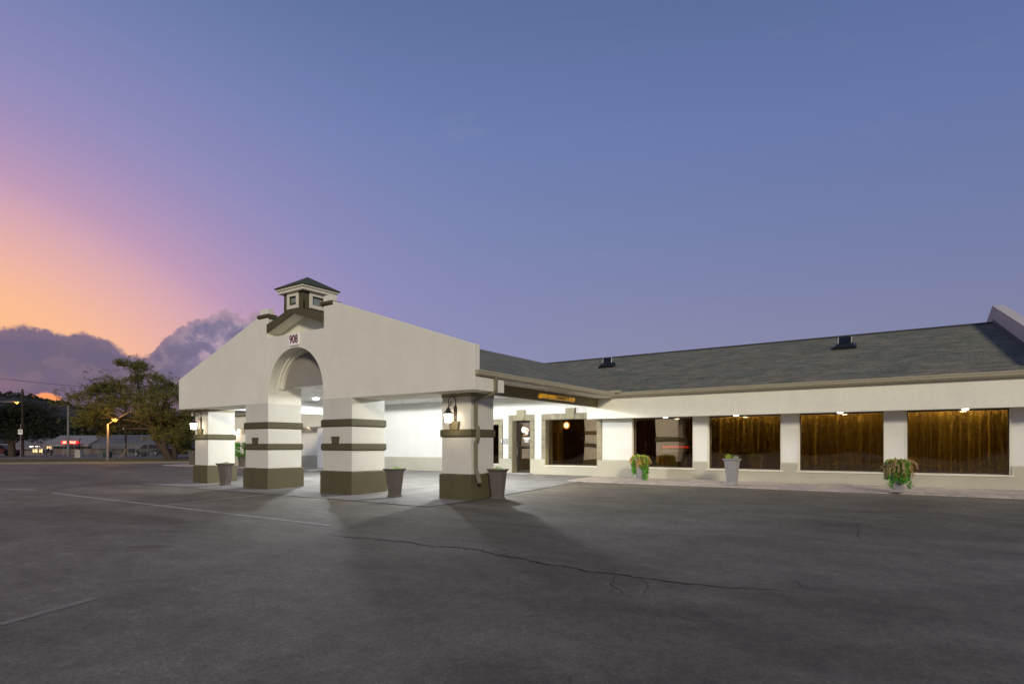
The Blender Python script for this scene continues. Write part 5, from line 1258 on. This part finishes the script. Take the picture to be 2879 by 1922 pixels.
# chain link fence with posts and top rail
fd = 71.0; f0 = far(78, fd); fn_ = thing('chain_link_fence', 'chain link fence with thin posts between the verge and the street', 'fence', f0, TH)
L_ = (478 - 78) / F * fd; fh = hgt(1248, fd)
for sx in (78, 108, 128, 150, 179, 210, 243, 277, 313, 350, 382, 415, 447, 478):
    u = (sx - 78) / F * fd; g = MB(); g.tube([(u, 0, .1), (u, 0, fh if sx < 345 else hgt(1242, fd))], .032, 6); g.build('post', galv, fn_)
g = MB(); g.tube([(0, 0, fh), (L_, 0, fh)], .022, 6); g.build('top_rail', galv, fn_)
g = MB(); st_ = .17
n = int(L_ / st_)
for k in range(-12, n):
    for sgn in (1, -1):
        x0 = k * st_; x1 = x0 + (fh - .15)
        a0, a1 = max(0, x0), min(L_, x1)
        if a1 <= a0: continue
        za, zb = .15 + (a0 - x0), .15 + (a1 - x0)
        if sgn < 0: za, zb = fh - (a0 - x0), fh - (a1 - x0)
        g.tube([(a0, 0, za), (a1, 0, zb)], .0035, 3, False)
g.build('wire_mesh', galv, fn_)
# tall cantilever gate frame
gf = thing('gate_frame', 'tall thin pipe gate frame standing in front of the lit shop', 'gate', far(140, 73), TH)
g = MB(); z = hgt(1233, 73); sc = 73 / F
g.tube([(0, 0, .1), (3 * sc, 0, hgt(1255, 73)), (6 * sc, 0, z - .05), (9 * sc, 0, z), ((228 - 140) * sc, 0, z)], .03, 6); g.tube([(-32 * sc, 0, .1), (-28 * sc, 0, z)], .028, 6); g.tube([(-28 * sc, 0, z), (6 * sc, 0, z)], .02, 6)
g.tube([(-27 * sc, 0, z - .05), (-12 * sc, 0, hgt(1248, 73))], .02, 6); g.tube([(8 * sc, 0, z - .05), (16 * sc, 0, hgt(1250, 73))], .02, 6); g.build('pipe_frame', galv, gf)
# propane tank
d = 88; p = far(136.5, d); pt = thing('propane_tank', 'grey horizontal gas tank on legs in front of the lit shop window', 'gas tank', p, TH)
g = MB(); zc = hgt(1267.5, d); rr_ = .30; hl_ = 16.5 / F * d
prof = [(-hl_, .02), (-hl_ + .05, .16), (-hl_ + .16, .26), (-hl_ + .3, rr_), (hl_ - .3, rr_), (hl_ - .16, .26), (hl_ - .05, .16), (hl_, .02)]
g.tube([(x_, 0, zc) for x_, _ in prof], [r_ for _, r_ in prof], 16); g.build('tank', mat('tank_grey', (.13, .12, .11), .5, .3, 3), pt, smooth=True)
g = MB(); g.box(-.5, -.38, -.2, .2, .0, zc - .2); g.box(.38, .5, -.2, .2, .0, zc - .2); g.build('leg', galv, pt); g = MB(); g.lathe([(.14, rr_ - .02), (.14, rr_ + .12), (.06, rr_ + .15)], (0, 0, zc), 10); g.build('valve_cover', galv, pt)

# ------------------------------------------------------------------ parked vehicles beyond the fence
def wheel(parent, x, y, r, w=.22):
    g = MB(); prof = [(r - .03, -w / 2), (r, -w / 2 + .03), (r, w / 2 - .03), (r - .03, w / 2)]
    g.tube([(x, y + a_, r) for _, a_ in prof], [q_ for q_, _ in prof], 20); t_ = g.build('wheel', mat('tyre', (.012, .012, .012), .9), parent)
    g = MB(); g.tube([(x, y - w / 2 - .005, r), (x, y - w / 2 + .04, r)], r * .58, 14); g.build('rim', mat('rim', (.35, .35, .36), .35, metal=.7), t_)
def vehicle(name, label, cat, p, rz, paint, truck=True):
    t_ = thing(name, label, cat, p, rz, 'vehicles parked beyond the fence')
    if truck: side_ = [(-2.7, .45), (-2.75, .95), (-2.65, 1.05), (-1.2, 1.08), (-.75, 1.12), (-.25, 1.70), (.1, 1.80), (1.0, 1.80), (1.25, 1.74), (1.35, 1.10), (2.75, 1.08), (2.8, .5), (2.75, .42)]
    else: side_ = [(-2.2, .35), (-2.25, .75), (-2.1, .95), (-1.1, 1.05), (-.5, 1.55), (-.2, 1.62), (1.2, 1.62), (1.9, 1.5), (2.15, 1.0), (2.2, .45), (2.1, .35)]
    # body with wheel arches
    def arch(cx_, r): return [(cx_ + r * math.cos(a), .35 + r * math.sin(a)) for a in [math.pi * k / 8 for k in range(9)]]
    wx = 1.75 if truck else 1.4
    low_ = [(q_[0], q_[1]) for q_ in arch(wx, .44)] + [(q_[0], q_[1]) for q_ in arch(-wx, .44)]
    g = MB(); g.prism(side_ + low_, XZ, -.92, .92); g.build('body', paint, t_, .04)
    g = MB()
    if truck: g.prism([(-.62, 1.16), (-.20, 1.66), (.38, 1.70), (.38, 1.16)], XZ, -.93, .93); g.prism([(.46, 1.16), (.46, 1.70), (1.10, 1.68), (1.18, 1.16)], XZ, -.93, .93)
    else: g.prism([(-.95, 1.05), (-.42, 1.50), (.35, 1.53), (.35, 1.05)], XZ, -.93, .93); g.prism([(.43, 1.05), (.43, 1.53), (1.25, 1.52), (1.85, 1.38), (1.9, 1.05)], XZ, -.93, .93)
    g.build('windows', mat('car_glass', (.01, .01, .012), .08), t_)
    for x_ in (-wx, wx):
        for y_ in (-.86, .86): wheel(t_, x_, y_, .37)
    xf = -2.74 if truck else -2.2
    for y_ in (-.7, .7):
        g = MB(); g.box(xf - .02, xf + .08, y_ - .17, y_ + .17, .68, .84); g.build('headlight', mat('head_glass', (.7, .7, .68), .2), t_)
    return t_
carp = lambda n_, c: mat(n_, c, .25, .05, 2, spec=.6)
p = far(517, 74); vehicle('pickup_truck', 'black pickup truck parked behind the spreading tree trunk', 'pickup truck', (p.x, p.y, .02), TH + R(4), carp('car_black', (.012, .012, .014)))
p = far(4, 82); vehicle('parked_car', 'dusty red car parked at the left edge behind the dense tree', 'car', (p.x, p.y, .02), TH + math.pi + R(5), carp('car_red', (.20, .045, .03)), False)
p = far(425, 84); vehicle('parked_car', 'pale silver car behind the leaning tree trunk', 'car', (p.x, p.y, .02), TH + R(-8), carp('car_silver', (.06, .058, .056)), False)
p = far(394, 78); tr_ = thing('utility_trailer', 'dark flatbed trailer with a sloping ramp beyond the fence', 'trailer', (p.x, p.y, .02), TH)
g = MB(); g.box(-1.1, 1.1, -.7, .7, .45, .58); g.box(-1.1, -1.05, -.7, .7, .58, 1.0); g.build('bed', blackp, tr_); g = MB(); g.tube([(1.1, 0, .5), (1.9, 0, .45), (1.95, 0, .1)], .05, 6); g.build('hitch', galv, tr_)
g = MB(); g.tube([(-.3, -.7, .5), (.7, -.7, 2.2)], .03, 5); g.build('ramp_arm', galv, tr_); wheel(tr_, 0, -.8, .33); wheel(tr_, 0, .8, .33)

# ------------------------------------------------------------------ what the windows reflect: opposite side of the lot, behind the camera
kp = [(-26, -9), (-16, -12), (-8, -13.5), (0, -12.5), (7, -11), (14, -12), (24, -9)]
g = MB(); n = 60
def kcurve(f):
    i = min(len(kp) - 2, int(f * (len(kp) - 1))); q_ = f * (len(kp) - 1) - i; q_ = q_ * q_ * (3 - 2 * q_); return kp[i][0] + (kp[i + 1][0] - kp[i][0]) * (f * (len(kp) - 1) - i), kp[i][1] + (kp[i + 1][1] - kp[i][1]) * q_
for k in range(n + 1):
    x, y = kcurve(k / n); g.v += [(x, y, 0), (x, y, .14), (x, y - .18, .14), (x, y - .18, 0)]
for k in range(n):
    for j in range(3): a_ = k * 4 + j; g.f.append([a_, a_ + 1, a_ + 5, a_ + 4])
tag(g.build('kerb', mat('kerb_yellow', (.75, .62, .25), .8, .2, 2)), kind='structure')
g = MB(); 
for k in range(n + 1): x, y = kcurve(k / n); g.v += [(x, y - .18, .12), (x * 1.3, -40, .35)]
for k in range(n): g.f.append([2 * k, 2 * k + 1, 2 * k + 3, 2 * k + 2])
tag(g.build('lawn', grassm), kind='structure')
def boulder(p, r, label, seed):
    b_ = bmesh.new(); bmesh.ops.create_icosphere(b_, subdivisions=3, radius=1)
    for v in b_.verts:
        n_ = mnoise.noise(v.co * 1.3 + Vector((seed, 0, 0))); v.co *= 1 + .35 * n_; v.co.x *= r * 1.5; v.co.y *= r; v.co.z *= r * .75
    me = bpy.data.meshes.new('boulder'); b_.to_mesh(me); b_.free(); me.materials.append(mat('limestone', (.42, .38, .30), .95, .3, 3, .8, 12)); o = bpy.data.objects.new('boulder', me); COL.objects.link(o); o.location = p; tag(o, label, 'boulder', 'boulders on the lawn opposite the motel')
boulder((-3.4, -14.8, .3), .55, 'larger limestone boulder on the lawn opposite the motel', 1); boulder((-1.9, -15.2, .25), .42, 'smaller limestone boulder on the lawn opposite the motel', 4)
wd = MB(); r9 = random.Random(99)
for k in range(34000):
    a_ = r9.uniform(-2.75, -.4); dd = r9.uniform(52, 62); x, y = dd * math.cos(a_), dd * math.sin(a_); hgt_ = 8.5 + 2.2 * mnoise.noise(Vector((x * .12, y * .12, 8)))
    wd.leaf((x, y, r9.random() * hgt_), (r9.uniform(-1, 1), r9.uniform(-1, 1), r9.uniform(-.3, 1)), 1.0, .8)
tag(wd.build('woodland', leaf_d, smooth='leaf'), 'dark wood behind the photographer mirrored in the windows', 'woodland', kind='stuff')
